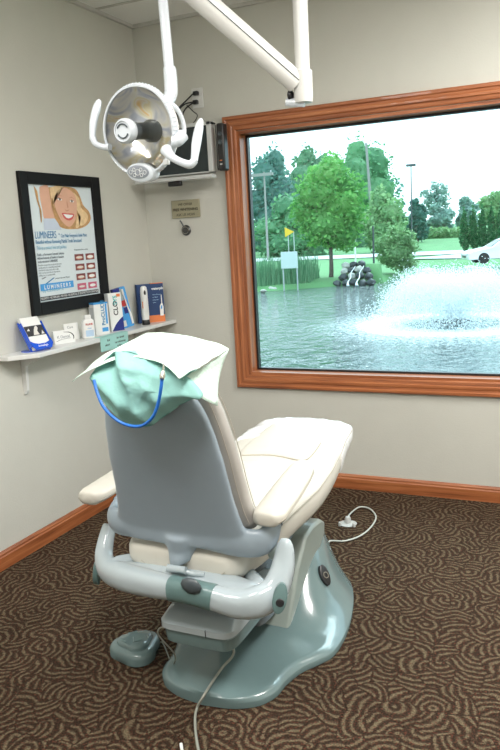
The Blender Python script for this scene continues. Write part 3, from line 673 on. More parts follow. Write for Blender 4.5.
# raised inner pads with seams
bm = B()
def pad(bm, outline, h, c):
    c = V(c); n = len(outline)
    R_ = []
    for s_, hh in ((1.0, -.004), (.99, .5*h), (.95, h*.85), (.86, h), (.6, h*1.05), (.3, h*1.08)):
        ring = []
        for (x, y) in outline:
            xx, yy = c.x+(x-c.x)*s_, c.y+(y-c.y)*s_; ring.append(cl(xx, yy, sz(xx, yy)+hh))
        R_.append(ring)
    loft(bm, R_)
o1 = [(-.13, .16), (.13, .16), (.165, .3), (.175, .45), (.165, .56), (.13, .64), (.07, .68), (0, .69), (-.07, .68), (-.13, .64), (-.165, .56), (-.175, .45), (-.165, .3)]
o1 = [(p.x, p.y) for p in spline([V((*q, 0)) for q in o1+[o1[0]]], 3)][:-1]
pad(bm, o1, .014, (0, .42, 0))
o2 = [(-.13, .74), (0, .76), (.13, .74), (.155, .80), (.15, .95), (.14, 1.08), (.10, 1.15), (0, 1.17), (-.10, 1.15), (-.14, 1.08), (-.15, .95), (-.155, .80)]
o2 = [(p.x, p.y) for p in spline([V((*q, 0)) for q in o2+[o2[0]]], 3)][:-1]
pad(bm, o2, .010, (0, .96, 0))
obj('seat_pad', bm, MUPH, seat)
bm = B()
for s in (-1, 1): tube(bm, [cl(s*secat(y)[1]*.965, y, sz(secat(y)[1]*.965, y)+.0005) for y in [.04+.03*k for k in range(39)]], .0016, 6)
for pth in (o1, o2): tube(bm, [cl(x*1.0, y, sz(x, y)+.0012) for x, y in pth+[pth[0]]], .0014, 6)
tube(bm, [cl(x, -.001+.0*abs(x), .452+.05*(x/.17)**4) for x in [-.15+.02*k for k in range(16)]], .0015, 6)
obj('seam', bm, MPIPE, seat)
# clear film sleeve over the foot end
bm = B(); ys = [.93+.02*k for k in range(17)]+[1.262, 1.275, 1.288]; rings = []
for i, y in enumerate(ys):
    _, w_, zt, zb = secat(min(y, 1.276)); r_ = seatring(y, w_+.006, zt+.007, zb-.006, n=64)
    rings.append([p+V((0, 0, .009*noise.noise(V((p.x*14, p.y*45, 1)))+.006*noise.noise(V((p.x*30, p.y*70, 4))))) for p in r_])
loft(bm, rings); obj('foot_cover', bm, MFILM, chair, angle=80)
# back shell
def sw(z):
    pts = [(.545, .16), (.56, .20), (.60, .235), (.63, .226), (.67, .215), (.75, .205), (.85, .198), (.95, .184), (1.02, .167), (1.06, .144), (1.085, .105), (1.10, .04)]
    for a, b in zip(pts, pts[1:]):
        if a[0] <= z <= b[0]: return a[1]+(b[1]-a[1])*(z-a[0])/(b[0]-a[0])
    return .04
def sy(z): return -.005-.135*max(0, (z-.6)/.48)
bm = B(); zs = [.555, .575, .60, .62, .65, .70, .75, .80, .85, .90, .95, 1.0, 1.03, 1.055, 1.075, 1.09, 1.098]
loft(bm, [sring(CH.x-.002+.012*max(0, (z-.6)/.48), CH.y+sy(z)+.018, z, sw(z), .030, 40, 2.8) for z in zs])
for s in (-1, 1):
    d5 = .014 if s > 0 else 0
    tube(bm, cls([(.0, .012, .60), (s*.16, .012, .598-d5), (s*.235, .018, .596-d5), (s*.275, .04, .600-d5), (s*.286, .075, .620), (s*.286, .12, .642)]), [.046, .048, .047, .042, .034, .024], 18, 5, flat=.5)
tube(bm, cls([(.0, .012, .58), (.0, .005, .53), (.0, -.01, .505), (.005, -.012, .492)]), [.062, .046, .036, .028], 18, 4, flat=.75)
sh = obj('back_shell', bm, MSHELL, chair); remesh(sh, .006, 10)
bm = B(); tube(bm, cls([(-.03, -.035, .488), (.035, -.035, .488)]), .012, 14); tube(bm, cls([(.0, -.03, .49), (.05, -.03, .478), (.09, -.02, .475)]), .008, 10, 3)
obj('back_hinge', bm, MYOKE, chair)
# back upholstery, in front of the shell, slightly proud at the sides
bm = B(); zs = [.60, .615, .64, .70, .80, .90, 1.0, 1.05, 1.085, 1.105, 1.115]
def bw(z): return sw(min(z-.012, 1.09))+(.016 if z < 1.05 else .02)
loft(bm, [sring(CH.x-.002+.012*max(0, (z-.6)/.48), CH.y+sy(z)+.078, z, [bw(z)*(.82 if i == 0 else .94 if i == 1 else 1), bw(z)][i > 1] if z < 1.1 else bw(1.085)*(.93 if z < 1.11 else .75), .046, 40, 3.0) for i, z in enumerate(zs)])
bk = obj('back_cushion', bm, MUPHG, chair, angle=70)
for s in (-1, 1):
    for dy in (-.036, .036):
        bm = B(); tube(bm, [V((CH.x-.002+.012*max(0, (z-.6)/.48)+s*bw(z)*.955, CH.y+sy(z)+.078+dy, z)) for z in [.64+.02*k for k in range(22)]], .0014, 6); obj('seam', bm, MPIPE, bk)
# headrest
bm = B(); loft(bm, [sring(CH.x+.04, CH.y-.165+.25*(z-1.1), z, rx, ry, 32, 2.8) for z, rx, ry in ((1.085, .07, .035), (1.095, .10, .05), (1.125, .12, .055), (1.15, .11, .055), (1.168, .08, .04), (1.175, .04, .02))])
obj('headrest', bm, MUPHG, chair)
# armrests with their posts
for s, cx_ in ((1, .288), (-1, -.352)):
    bm = B(); A = [(.012, .022, .664), (.02, .042, .664), (.05, .052, .666), (.18, .054, .676), (.32, .051, .690), (.385, .046, .697), (.415, .034, .699), (.425, .016, .699)]
    def ar(y, w_, z, h):
        return [cl(cx_-s*.06*max(0, y-.06)+w_*math.copysign(abs(math.cos(a))**.7, math.cos(a)), y, z+h*math.copysign(abs(math.sin(a))**.8, math.sin(a))) for a in [2*PI*k/28 for k in range(28)]]
    loft(bm, [ar(y, w_, z, .024 if w_ > .03 else .016 if w_ > .014 else .008) for y, w_, z in A]); ar_ = obj('armrest', bm, MUPH, chair, angle=70)
    bm = B(); tube(bm, [p+V((0, 0, -.006)) for p in ar(.03, .036, .668, .0)[14:28]]+[], .0012, 6) if False else tube(bm, [cl(cx_-s*.06*max(0, y-.06)+s_*w_*.99, y, z-.006) for s_ in (1,) for y, w_, z in A[1:-1]], .0014, 6); tube(bm, [cl(cx_-s*.06*max(0, y-.06)-w_*.99, y, z-.006) for y, w_, z in A[1:-1]], .0014, 6)
    tube(bm, [cl(cx_+.046*math.cos(a), .058+.044*math.sin(a), .662) for a in [PI+PI*k/12 for k in range(13)]], .0014, 6)
    obj('seam', bm, MPIPE, ar_)
    bm = B(); tube(bm, cls([(s*.285, .09, .625), (s*.282, .12, .645), (cx_-s*.004, .17, .662)]), [.026, .024, .018], 14, 3); obj('armrest_post', bm, MSHELL, chair)

# ------------------------------------------------------------------ paper covers and bib cord on the headrest
def sheet(name, corners, nu, nv, fn, mm, label, cat, th=.0015, parent=None):
    a, b, c, d = [V(p) for p in corners]; bm = B(); rows = []
    for i in range(nu+1):
        u = i/nu; r_ = []
        for j in range(nv+1):
            v = j/nv; p = (a*(1-u)+b*u)*(1-v)+(d*(1-u)+c*u)*v; r_.append(p+V(fn(u, v, p)))
        rows.append(r_)
    loft(bm, rows, False, False); o = obj(name, bm, mm, parent, angle=80)
    s_ = o.modifiers.new('thickness', 'SOLIDIFY'); s_.thickness = th; s_.offset = 0
    if label: tag(o, label, cat)
    return o
# white paper: spread over the top of the headrest
wA = V((1.135, -2.335, 1.123)); wB = V((1.285, -2.10, 1.222)); wC = V((1.60, -2.19, 1.192)); wE = on(203, 389, 1, -2.36)
def wf(u, v, p):
    e = 4*u*(1-u); f = 4*v*(1-v)
    return (0, 0, .018*e*(.4+.6*f)+.006*noise.noise(V((u*3, v*3, 2)))+.012*math.sin(PI*u)*(1-v)**2)
o = sheet('paper_headrest_cover', (on(72, 382, 1, -2.36), on(150, 367, 1, -2.40)*.45+wE*.55, wC, wB), 26, 26, lambda u, v, p: (-.028*math.sin(PI*v)*(1-u)**3+.006*noise.noise(V((u*7, v*7, 9))), .05*math.sin(PI*u)*(1-v)**2, (.016+.040*(1-v))*math.sin(PI*u)**.8+.006*noise.noise(V((u*4, v*3, 2)))+.0012*math.sin(u*160)), MPAPER, 'white textured paper sheet spread over the top of the headrest', 'paper cover')
bm = B(); tip = on(218, 406, 1, -2.27); E2 = on(183, 379, 1, -2.33)
rows = []
for i in range(11):
    u = i/10; r_ = []
    a = wC.lerp(tip, u)+V((-.012*math.sin(PI*u), 0, 0)); b = (on(192, 372, 1, -2.30)).lerp(E2.lerp(tip, .0), u)
    for k in range(13): v = k/12; r_.append(a.lerp(b, v)+V((0, -.012*math.sin(PI*v), -.006*math.sin(PI*v))))
    rows.append(r_)
loft(bm, rows, False, False); fl = obj('hanging_corner', bm, MPAPER, o, angle=80); s_ = fl.modifiers.new('thickness', 'SOLIDIFY'); s_.thickness = .0015
# mint bib wrapped round the back of the headrest
out = [(88, 378), (100, 362), (115, 351), (138, 356), (160, 363), (178, 372), (192, 384), (200, 398), (190, 401), (174, 408), (160, 419), (148, 427), (134, 428), (118, 419), (106, 407), (97, 394)]
Y0 = -2.375; cc = on(142, 390, 1, Y0); ring = [on(x, y, 1, -2.325) for x, y in out]; ring = spline(ring+[ring[0]], 4)[:-1]
bm = B(); rings = []
for s_, dy in [(.70, .10), (.93, .05), (1.0, .0)]+[(.98*(1-k/22)+.004, -.05*math.sin(PI/2*min(1, (k+1)/12))) for k in range(22)]:
    rr_ = []
    for p in ring:
        q = V((cc.x+(p.x-cc.x)*s_, p.y+dy, cc.z+(p.z-cc.z)*s_))
        k = V((q.x*9, q.z*14, 3)); k2 = V((q.x*9+q.z*7, q.z*5-q.x*4, 1.7)); wr = (.016*noise.noise(k*.7)+.050*abs(noise.noise(k2))+.020*abs(noise.noise(k2*2.1+V((3, 1, 0)))))*min(1, 3*s_+.3)
        rr_.append(q+V((0, wr*(1 if s_ < .99 else .5), .004*noise.noise(k*3))))
    rings.append(rr_)
loft(bm, rings); o = obj('paper_bib', bm, MMINT, angle=80); tag(o, 'mint green paper bib wrapped around the back of the headrest', 'bib')
# blue cord with clip
bc = thing('bib_cord', on(135, 428, 1, -2.44), 'blue rubber bib cord with a metal clip looped over the green paper', 'bib holder')
pts = [on(x, y, 1, Y) for x, y, Y in ((94, 380, -2.40), (97, 392, -2.41), (103, 406, -2.42), (114, 418, -2.425), (127, 425, -2.43), (141, 426, -2.44), (152, 418, -2.45), (158, 404, -2.45), (161, 388, -2.45), (162, 378, -2.445))]
bm = B(); tube(bm, pts, .0042, 10, 5); obj('cord', bm, MBLUE, bc)
bm = B(); a, b = on(162, 379, 1, -2.45), on(164, 364, 1, -2.43); d = b-a
tube(bm, [a, a+d*.25, a+d*.5], [.006, .0075, .005], 10); tube(bm, [a+d*.45, a+d*.8, b], [.004, .005, .003], 8, flat=.4); obj('clip', bm, MSTEEL, bc)

# ------------------------------------------------------------------ floor things
pc = on(137, 653, 2, 0)
fp = thing('foot_control', pc, 'rounded grey-green foot control pedal on the carpet left of the chair base', 'foot pedal')
def tri(z, s_, n=42, r0=.090):
    out = []
    for k in range(n):
        a = 2*PI*k/n; r_ = r0*s_*(1+.13*math.cos(3*(a-PI/2+.25))); out.append(V((pc.x+r_*math.cos(a), pc.y+r_*math.sin(a), z)))
    return out
bm = B(); loft(bm, [tri(.001, .97), tri(.004, 1.0), tri(.028, .99), tri(.040, .93), tri(.046, .84), tri(.047, .5)]); obj('body', bm, MBASE, fp)
bm = B(); loft(bm, [tri(.045, .70), tri(.056, .68), tri(.062, .60), tri(.063, .3)]); obj('pedal_plate', bm, MBASE, fp)
bm = B()
for pth in ([(-.035, .02), (-.01, .035)], [(-.01, .0), (.01, -.03), (.03, -.01)], [(.03, .03), (.045, .015)], [(-.045, -.03), (-.02, -.035)]): tube(bm, [V((pc.x+x, pc.y+y, .0625)) for x, y in pth], .0022, 6)
obj('markings', bm, MTEAL, fp)
MCABLE = mat('grey_cable', (.30, .31, .27), .5); MHOSE = mat('pale_hose', (.55, .58, .55), .4)
bm = B(); tube(bm, [cl(-.08, .02, .245), cl(-.105, .01, .245), cl(-.118, .01, .225), cl(-.11, .02, .195), cl(-.09, .06, .12), cl(-.17, .16, .008), on(162, 642, 2, .006), on(154, 650, 2, .012)], .0025, 8, 5); tag(obj('pedal_cable', bm, MCABLE), 'thin grey cable looping from the foot pedal to the chair', 'cable')
bm = B(); P_ = [cl(.075, .10, .205), on(234, 652, 2, .12), on(222, 668, 2, .064), on(211, 684, 2, .060), on(203, 697, 2, .055), on(197, 708, 2, .012), on(195, 722, 2, .006), on(198, 748, 2, .006), on(206, 775, 2, .006)]
tube(bm, P_, .0042, 10, 6); tag(obj('power_cable', bm, MCABLE), 'grey cable running from under the chair over the base to the front carpet', 'cable')
bm = B(); P_ = [cl(.18, 1.05, .01), on(328, 543, 2, .007), on(345, 541, 2, .007), on(360, 536, 2, .007), on(371, 527, 2, .007), on(376, 517, 2, .007), on(370, 509, 2, .008), on(360, 507, 2, .010), on(352, 512, 2, .020), on(347, 518, 2, .035)]
tube(bm, P_, .0042, 10, 6); tag(obj('supply_hose', bm, MHOSE), 'pale hose curling on the carpet behind the chair base', 'hose')
fc = on(348, 524, 2, 0); fb = thing('floor_outlet', fc, 'small clear plastic floor connector at the end of the pale hose', 'floor connector')
MCLEAR = mat('clear_plastic', (.55, .58, .58), .15, coat=.5)
bm = B(); lathe(bm, [(.045, .001), (.046, .004), (.03, .008), (.01, .009)], fc, seg=20); obj('flange', bm, MCLEAR, fb)
bm = B(); lathe(bm, [(.016, .007), (.016, .03), (.012, .04), (.006, .042)], fc, seg=14); obj('fitting', bm, MSILV, fb)
for k, (px, py) in enumerate([(340, 526), (354, 527)]):
    q = on(px, py, 2, 0); bm = B(); lathe(bm, [(.009, .0075 if k > 5 else .002), (.009, .018), (.006, .022)], q, seg=10); obj('screw_cap', bm, MCLEAR, fb)
q = on(182, 758, 2, 0); tp = thing('cable_plug', q, 'small pale plug lying on the carpet at the bottom edge', 'plug')
bm = B(); tube(bm, [on(181, 744, 2, .008), on(184, 765, 2, .008)], .005, 10); obj('plug_body', bm, MCARD, tp)

# ------------------------------------------------------------------ dental light
LC = dep(139, 131, 2.2); LN = V((-.075, -.925, -.089)).normalized(); LX = V((0, 0, 1)).cross(LN).normalized(); LX = LX if LX.dot(RT) > 0 else -LX; LU = LX.cross(-LN).normalized() if LX.cross(-LN).z > 0 else -LX.cross(-LN).normalized()
dl = thing('dental_light', LC, 'round white ceiling-mounted dental operatory light with two side handles', 'dental light')
def LP(x, y, h): return LC+LX*x+LU*y+LN*h
RAD = .130
def radial(prof, fn=None, seg=48, bm=None, cap=False):
    bm = bm or B(); loft(bm, [[LP(r*math.cos(2*PI*k/seg), r*math.sin(2*PI*k/seg), h) for k in range(seg)] for r, h in prof], cap); return bm
def dishmat():
    M = bpy.data.materials.new('dichroic_reflector'); M.use_nodes = True; nt = M.node_tree; b = nt.nodes['Principled BSDF']; L = nt.links.new
    tc = N(nt, 'ShaderNodeTexCoord'); n = N(nt, 'ShaderNodeTexNoise'); n.inputs['Scale'].default_value = 9; n.inputs['Detail'].default_value = 1.5; n.inputs['Distortion'].default_value = 2.2; L(tc.outputs['Object'], n.inputs[0])
    cr = N(nt, 'ShaderNodeValToRGB'); e = cr.color_ramp.elements; e[0].position = .36; e[0].color = (.60, .66, .84, 1); e[1].position = .72; e[1].color = (.95, .58, .16, 1)  # white and lavender patches paint in the dish's reflections; amber is its coating
    for p_, c_ in ((.45, (.97, .97, 1, 1)), (.54, (.96, .95, .88, 1)), (.60, (.93, .82, .52, 1)), (.64, (.97, .95, .88, 1))):
        x = e.new(p_); x.color = c_
    L(n.outputs['Fac'], cr.inputs[0]); L(cr.outputs[0], b.inputs['Base Color']); b.inputs['Metallic'].default_value = .25; b.inputs['Roughness'].default_value = .16; b.inputs['Coat Weight'].default_value = .5
    v = N(nt, 'ShaderNodeTexVoronoi'); v.feature = 'SMOOTH_F1'; v.inputs['Scale'].default_value = 16; L(tc.outputs['Object'], v.inputs['Vector'])
    bp = N(nt, 'ShaderNodeBump'); bp.inputs['Strength'].default_value = .8; bp.inputs['Distance'].default_value = .02; L(v.outputs['Distance'], bp.inputs['Height']); L(bp.outputs[0], b.inputs['Normal'])
    return M
obj('reflector', radial([(.126, .0), (.118, -.020), (.104, -.042), (.080, -.060), (.055, -.071), (.03, -.076), (.002, -.077)]), dishmat(), dl)
obj('housing', radial([(.130, .0), (.132, -.012), (.124, -.034), (.108, -.058), (.082, -.078), (.055, -.09), (.03, -.096), (.002, -.098)]), MWPOLE, dl)
bm = radial([(.1245, .004), (.126, .009), (.131, .009), (.135, .002), (.136, -.008), (.133, -.013), (.1245, .004)], seg=72)
for k in range(72):
    a = 2*PI*k/72; p = LP(.1375*math.cos(a), .1375*math.sin(a), -.003); q = LP(.130*math.cos(a), .130*math.sin(a), .010); tube(bm, [p, q], .0018, 5)
obj('rim', bm, MCREAM if False else MLAMP, dl)
obj('front_shield', radial([(.122, .006), (.09, .011), (.05, .014), (.001, .015)]), clearglass('clear_shield', (.97, .97, .93), .05), dl)
bm = radial([(.034, -.076), (.034, -.055), (.026, -.045), (.024, .02), (.027, .022), (.027, .055)], cap=True, seg=28); bh = obj('bulb_holder', bm, MDARKG, dl)
bm = radial([(.033, .050), (.036, .056), (.036, .074), (.031, .082), (.028, .082), (.027, .079), (.001, .079)], cap=True, seg=32); cp = obj('cap', bm, MLAMP, bh)
bm = B()
for s in (0, 1):
    tube(bm, [LP(.020*math.cos(a), .020*math.sin(a), .081) for a in [s*PI+.45+.22*k for k in range(11)]], .0022, 6)
obj('cap_ring', bm, MDARKG, cp)
# shaded knob of the lamp neck and control pad
def lellipse(bm, cx_, cy_, rx, ry, hs, tilt=0, n=32):
    loft(bm, [[LP(cx_+rx*s_*math.cos(2*PI*k/n), cy_+ry*s_*math.sin(2*PI*k/n)+tilt*rx*math.cos(2*PI*k/n), h) for k in range(n)] for s_, h in hs])
bm = B(); lellipse(bm, -.004, -.122, .052, .030, ((.9, -.02), (1, -.012), (1, .010), (.94, .018), (.8, .021)), -.1); pd = obj('control_pad', bm, MLAMP, dl)
bm = B(); lellipse(bm, -.008, -.119, .040, .020, ((1, .019), (1, .0225), (.92, .0235)), -.1); kp = obj('keypad', bm, mat('grey_keypad', (.20, .22, .25), .45), pd)
bm = B()
for kx, ky, kr in ((-.026, .002, .006), (-.013, .008, .005), (0, -.001, .0085), (.013, .006, .005), (.026, -.003, .006), (-.013, -.008, .005), (.013, -.010, .005)):
    p = [LP(-.008+kx+kr*math.cos(a), -.119+ky+kr*math.sin(a), .0242) for a in [2*PI*k/14 for k in range(15)]]; tube(bm, p, .0009, 5)
obj('button_rings', bm, MSILV, kp)
# handles
bm = B(); a, b, c = dep(104, 147, 2.25), dep(96, 144, 2.25), dep(92.5, 137, 2.25); tube(bm, [dep(110, 147, 2.24), a, b, c], [.011, .0095, .0095, .011], 14, 5); obj('handle_arm', bm, MLAMP, dl)
bm = B(); tube(bm, [dep(92.5, 140, 2.25), dep(92.5, 134, 2.25), dep(93.5, 122, 2.25), dep(96.5, 109, 2.25), dep(98.5, 102, 2.25), dep(98.8, 99.5, 2.25)], [.010, .0105, .0135, .0145, .0105, .004], 16, 5, flat=.7); obj('handle', bm, MLAMP, dl)
bm = B(); tube(bm, [dep(166, 150, 2.12), dep(172, 157, 2.10), dep(181, 162, 2.09), dep(190, 164.5, 2.09), dep(195, 160, 2.09)], [.018, .012, .011, .012, .0115], 16, 5); obj('handle_arm', bm, MLAMP, dl)
bm = B(); tube(bm, [dep(194.3, 161, 2.09), dep(195, 154, 2.09), dep(196.5, 142, 2.09), dep(199, 128, 2.09), dep(200.5, 121, 2.09), dep(200.6, 118.5, 2.09)], [.011, .0125, .0148, .0135, .009, .004], 16, 5, flat=.7); obj('handle', bm, MLAMP, dl)
bm = B(); box(bm, dep(163, 165, 2.15), dep(163, 165, 2.15)+V((.018, .012, .016))); obj('latch', bm, MSILV, dl, bev=.002)
# support yoke, elbow, drop tube
bm = B(); tube(bm, [dep(167, 103, 2.27), dep(176, 108, 2.24), dep(182, 119, 2.2), dep(184, 131, 2.17), dep(181, 139, 2.15)], [.012, .0085, .008, .009, .013], 16, 5, flat=.8); tube(bm, [dep(183, 135, 2.15), dep(177, 141, 2.14), dep(172, 142, 2.14)], [.019, .018, .015], 16, 4); obj('support_yoke', bm, MLAMP, dl)
bm = B(); tube(bm, [dep(169.5, 68, 2.3), dep(170, 72, 2.3), dep(171, 86, 2.3), dep(170.5, 95, 2.3), dep(166.5, 102, 2.28), dep(158, 107, 2.26)], [.0195, .021, .0215, .021, .020, .017], 18, 5)
el = obj('elbow', bm, MLAMP, dl); bm = B(); ell(bm, dep(166, 98, 2.275), (.004, .004, .004)); obj('set_screw', bm, MBLACK, el)
KT = dep(158.6, -44, 2.3); JT = dep(305, 93, 2.6)
bm = B(); tube(bm, [KT+V((0, 0, .03)), dep(169.3, 71, 2.3)], .0160, 18); obj('drop_tube', bm, MLAMP, dl)
bm = B(); PA = JT; d_ = (dep(163, -36, 2.31)-dep(300, 84, 2.6)); a0 = dep(298, 84, 2.6)
up_ = V((0, 0, 1)); tube(bm, [a0+d_*.02, a0+d_*1.02], .040, 24, up=up_, flat=.8); am = obj('flex_arm', bm, MWPOLE, dl)
dn = d_.normalized(); sd_ = dn.cross(up_).normalized(); sd_ = sd_ if sd_.dot(FW) < 0 else -sd_
bm = B(); tube(bm, [a0+d_*.03+sd_*.0325+V((0, 0, -.004)), a0+d_*1.0+sd_*.0325+V((0, 0, -.004))], .0018, 6); obj('arm_seam', bm, MDARKG, am)
bm = B(); ell(bm, a0+V((-.03, -.0, -.035)), (.012, .02, .02)); obj('arm_stop', bm, MBLACK, am)
bm = B(); lathe(bm, [(.02, -.035), (.032, -.032), (.034, -.01), (.034, .075), (.028, .08)], (JT.x-.006, JT.y, JT.z-.0), seg=24); obj('arm_joint', bm, MWPOLE, dl)
bm = B(); tube(bm, [JT+V((-.07, -.01, -.025)), JT+V((.0, -.01, -.036))], .014, 14, flat=.5); obj('joint_cover', bm, MLAMP, dl)
bm = B(); tube(bm, [V((JT.x-.006, JT.y, JT.z+.08)), V((JT.x-.006, JT.y, H-.03))], .0265, 24); obj('ceiling_post', bm, MWPOLE, dl)
bm = B(); lathe(bm, [(.11, -.03), (.12, -.02), (.12, 0)], (JT.x-.006, JT.y, H), seg=32); obj('ceiling_plate', bm, MWPOLE, dl)
bm = B(); lathe(bm, [(.01, .05), (.03, .04), (.032, -.03), (.02, -.04)], KT, seg=20); obj('tube_joint', bm, MLAMP, dl)

# ------------------------------------------------------------------ monitor on the back wall
my = -.15; p0, p1 = V((.115, my, 1.858)), V((.555, my, 2.135))
mo = thing('monitor', ((p0.x+p1.x)/2, -.08, 1.84), 'flat silver-framed monitor mounted on the back wall behind the light', 'monitor')
bm = B(); b_ = .02
for a, b in (((p0.x, p0.z), (p0.x+b_, p1.z)), ((p1.x-.028, p0.z), (p1.x, p1.z)), ((p0.x, p1.z-b_), (p1.x, p1.z)), ((p0.x, p0.z), (p1.x, p0.z+.008))): box(bm, (a[0], my, a[1]), (b[0], my+.045, b[1]))
obj('bezel', bm, MSILV, mo, bev=.003, smooth=False)
bm = B(); box(bm, (p0.x+b_, my+.006, p0.z+.008), (p1.x-.028, my+.03, p1.z-b_)); obj('screen', bm, MSCREEN, mo, smooth=False)
bm = B(); box(bm, (.045, my-.030, 1.826), (.562, my+.03, 1.848)); sb = obj('bottom_bar', bm, MSILV, mo, bev=.006)
bm = B(); box(bm, (.265, my-.02, 1.798), (.35, my+.01, 1.826)); obj('sensor_clip', bm, MBLACK, mo, bev=.006)
bm = B(); box(bm, (.27, my+.045, 1.93), (.40, -.02, 2.06)); box(bm, (.25, -.02, 1.90), (.42, -.0, 2.09)); obj('wall_bracket', bm, MDARKG, mo, bev=.004)
bm = B(); box(bm, (.588, my, 1.862), (.632, my+.06, 2.118)); s1 = obj('speaker', bm, MBLACK, mo, bev=.01)
bm = B()
for z, r in ((2.06, .012), (2.015, .014)): lathe(bm, [(r, 0), (r, .003), (r*.8, .004), (r*.4, .001)], (.61, my, z), (0, -1, 0), 18)
obj('driver', bm, MDARKG, s1)
bm = B(); box(bm, (.602, my-.002, 1.915), (.616, my, 1.920)); obj('indicator', bm, MORANGE, s1); bm = B(); box(bm, (.602, my-.002, 1.893), (.616, my, 1.901)); obj('indicator', bm, MSILV, s1)
bm = B(); tube(bm, [(.566, my+.02, 2.12), (.58, my+.01, 2.11), (.583, my+.01, 2.0), (.582, my+.01, 1.89), (.575, my+.03, 1.87)], .003, 8, 5); obj('speaker_wire', bm, MBLACK, mo)
# outlet and cables
ot = thing('wall_outlet', (.41, 0, 2.24), 'white wall outlet above the monitor with black plugs', 'outlet')
bm = B(); box(bm, (.372, -.006, 2.238), (.445, 0, 2.350)); obj('cover_plate', bm, MWHITE, ot, bev=.003)
for i, (x, z) in enumerate(((.408, 2.318), (.403, 2.27))):
    bm = B(); box(bm, (x-.015, -.032, z-.011), (x+.015, -.006, z+.011)); obj('plug', bm, MBLACK, ot, bev=.004)
for i, (pts, lab) in enumerate([([(.395, -.03, 2.315), (.36, -.05, 2.28), (.32, -.07, 2.24), (.29, -.08, 2.17), (.285, -.07, 2.05)], 'black cable curving from the upper plug down behind the monitor'),
    ([(.39, -.03, 2.27), (.345, -.05, 2.26), (.31, -.07, 2.22), (.30, -.08, 2.15), (.30, -.07, 2.05)], 'black cable from the lower plug down behind the monitor'),
    ([(.395, -.03, 2.268), (.35, -.05, 2.235), (.33, -.06, 2.18), (.335, -.07, 2.05)], 'straight black cable right of the cable bundle'),
    ([(.36, -.05, 2.255), (.40, -.05, 2.215), (.425, -.05, 2.19), (.40, -.05, 2.155), (.36, -.06, 2.13), (.33, -.07, 2.06)], 'thin black cable looping out to the right above the monitor'),
    ([(.13, -.08, 2.08), (.12, -.09, 2.18), (.16, -.09, 2.235), (.22, -.08, 2.235), (.29, -.07, 2.22), (.31, -.07, 2.16), (.295, -.07, 2.05)], 'black cable running left above the monitor towards the light')]):
    bm = B(); tube(bm, pts, .0028 if i == 3 else .0042, 8, 6); tag(obj('cable', bm, MBLACK), lab, 'cable', 'cables above the monitor')
# plaque
pq = thing('plaque', (.283, 0, 1.62), 'small beige plaque on the back wall below the monitor reading WE OFFER FREE WHITENING', 'sign')
bm = B(); box(bm, (.187, -.012, 1.622), (.379, 0, 1.727)); obj('plate', bm, mat('khaki_plate', (.33, .31, .21), .45), pq, bev=.003)
MBR = mat('plaque_ink', (.06, .05, .03), .6)
ts = [text(s, (.283, -.0125, z), (1, 0, 0), (0, 0, 1), sz_, MBR, pq, align='CENTER', bold=bo) for s, z, sz_, bo in (('WE OFFER', 1.694, .021, 0), ('FREE WHITENING', 1.664, .0215, .0006), ('ASK US HOW', 1.634, .021, 0))]
joinmesh('lettering', ts)
th = thing('wall_dial', (.278, 0, 1.52), 'round dark bell-shaped wall dial with a small lever below the plaque', 'dial')
bm = B(); lathe(bm, [(.030, 0), (.032, .006), (.026, .014), (.018, .016), (.016, .026), (.002, .027)], (.276, 0, 1.548), (0, -1, 0), 28); obj('dial', bm, mat('dark_pewter', (.10, .10, .10), .35, metal=.7), th)
bm = B(); lathe(bm, [(.019, .0165), (.019, .0195), (.022, .0195), (.022, .0165)], (.276, 0, 1.548), (0, -1, 0), 24, cap=False); obj('ring', bm, MSTEEL, th)
bm = B(); tube(bm, [(.262, -.01, 1.572), (.246, -.012, 1.602), (.240, -.012, 1.606)], .0045, 8); obj('lever', bm, MDARKG, th)

# ------------------------------------------------------------------ poster
FY0, FY1, FZ0, FZ1 = -1.133, -.492, 1.158, 1.855; IY0, IY1, IZ0, IZ1 = -1.077, -.562, 1.222, 1.797
po = thing('framed_poster', (0, (FY0+FY1)/2, FZ0), 'black framed dental veneer poster with a smiling blonde woman on the left wall', 'poster')
MFR = mat('black_frame', (.006, .006, .007), .5, spec=.2)
bm = B()
for a, b in (((FY0, FZ0), (IY0, FZ1)), ((IY1, FZ0), (FY1, FZ1)), ((IY0, FZ0), (IY1, IZ0)), ((IY0, IZ1), (IY1, FZ1))): box(bm, (0, a[0], a[1]), (.022, b[0], b[1]))
obj('frame', bm, MFR, po, smooth=False, bev=.003)
bm = B(); box(bm, (.002, IY0, IZ0), (.008, IY1, IZ1)); pn = obj('print', bm, mat('poster_paper', (.68, .76, .80), .5), po, smooth=False)
PW, PH = IY1-IY0, IZ1-IZ0
def pp(u, v, l): return V((.0085+.0004*l, IY0+PW*u, IZ1-PH*v))      # u right 0..1, v down 0..1
def poly(pts, l, mm, sm=0, name='picture', group=None):
    pts = [pp(u, v, l) for u, v in pts]
    if sm: pts = spline(pts+[pts[0]], sm)[:-1]
    bm = B(); f = bm.faces.new([bm.verts.new(p) for p in pts]); bmesh.ops.triangulate(bm, faces=bm.faces)
    o = obj('x', bm, mm, po, smooth=False); return o
def ellp(cu, cv, ru, rv, rot=0, n=24):
    return [(cu+ru*math.cos(a)*math.cos(rot)-rv*math.sin(a)*math.sin(rot), cv+(ru*math.cos(a)*math.sin(rot)+rv*math.sin(a)*math.cos(rot))) for a in [2*PI*k/n for k in range(n)]]
SK = mat('print_skin', (.72, .42, .30), .6, noise_s=14, noise_a=.10); SK2 = mat('print_skin_deep', (.58, .28, .19), .6); HR = mat('print_hair', (.52, .30, .13), .6, noise_s=40, noise_a=.45); HR2 = mat('print_hair_light', (.78, .56, .32), .6, noise_s=50, noise_a=.3)
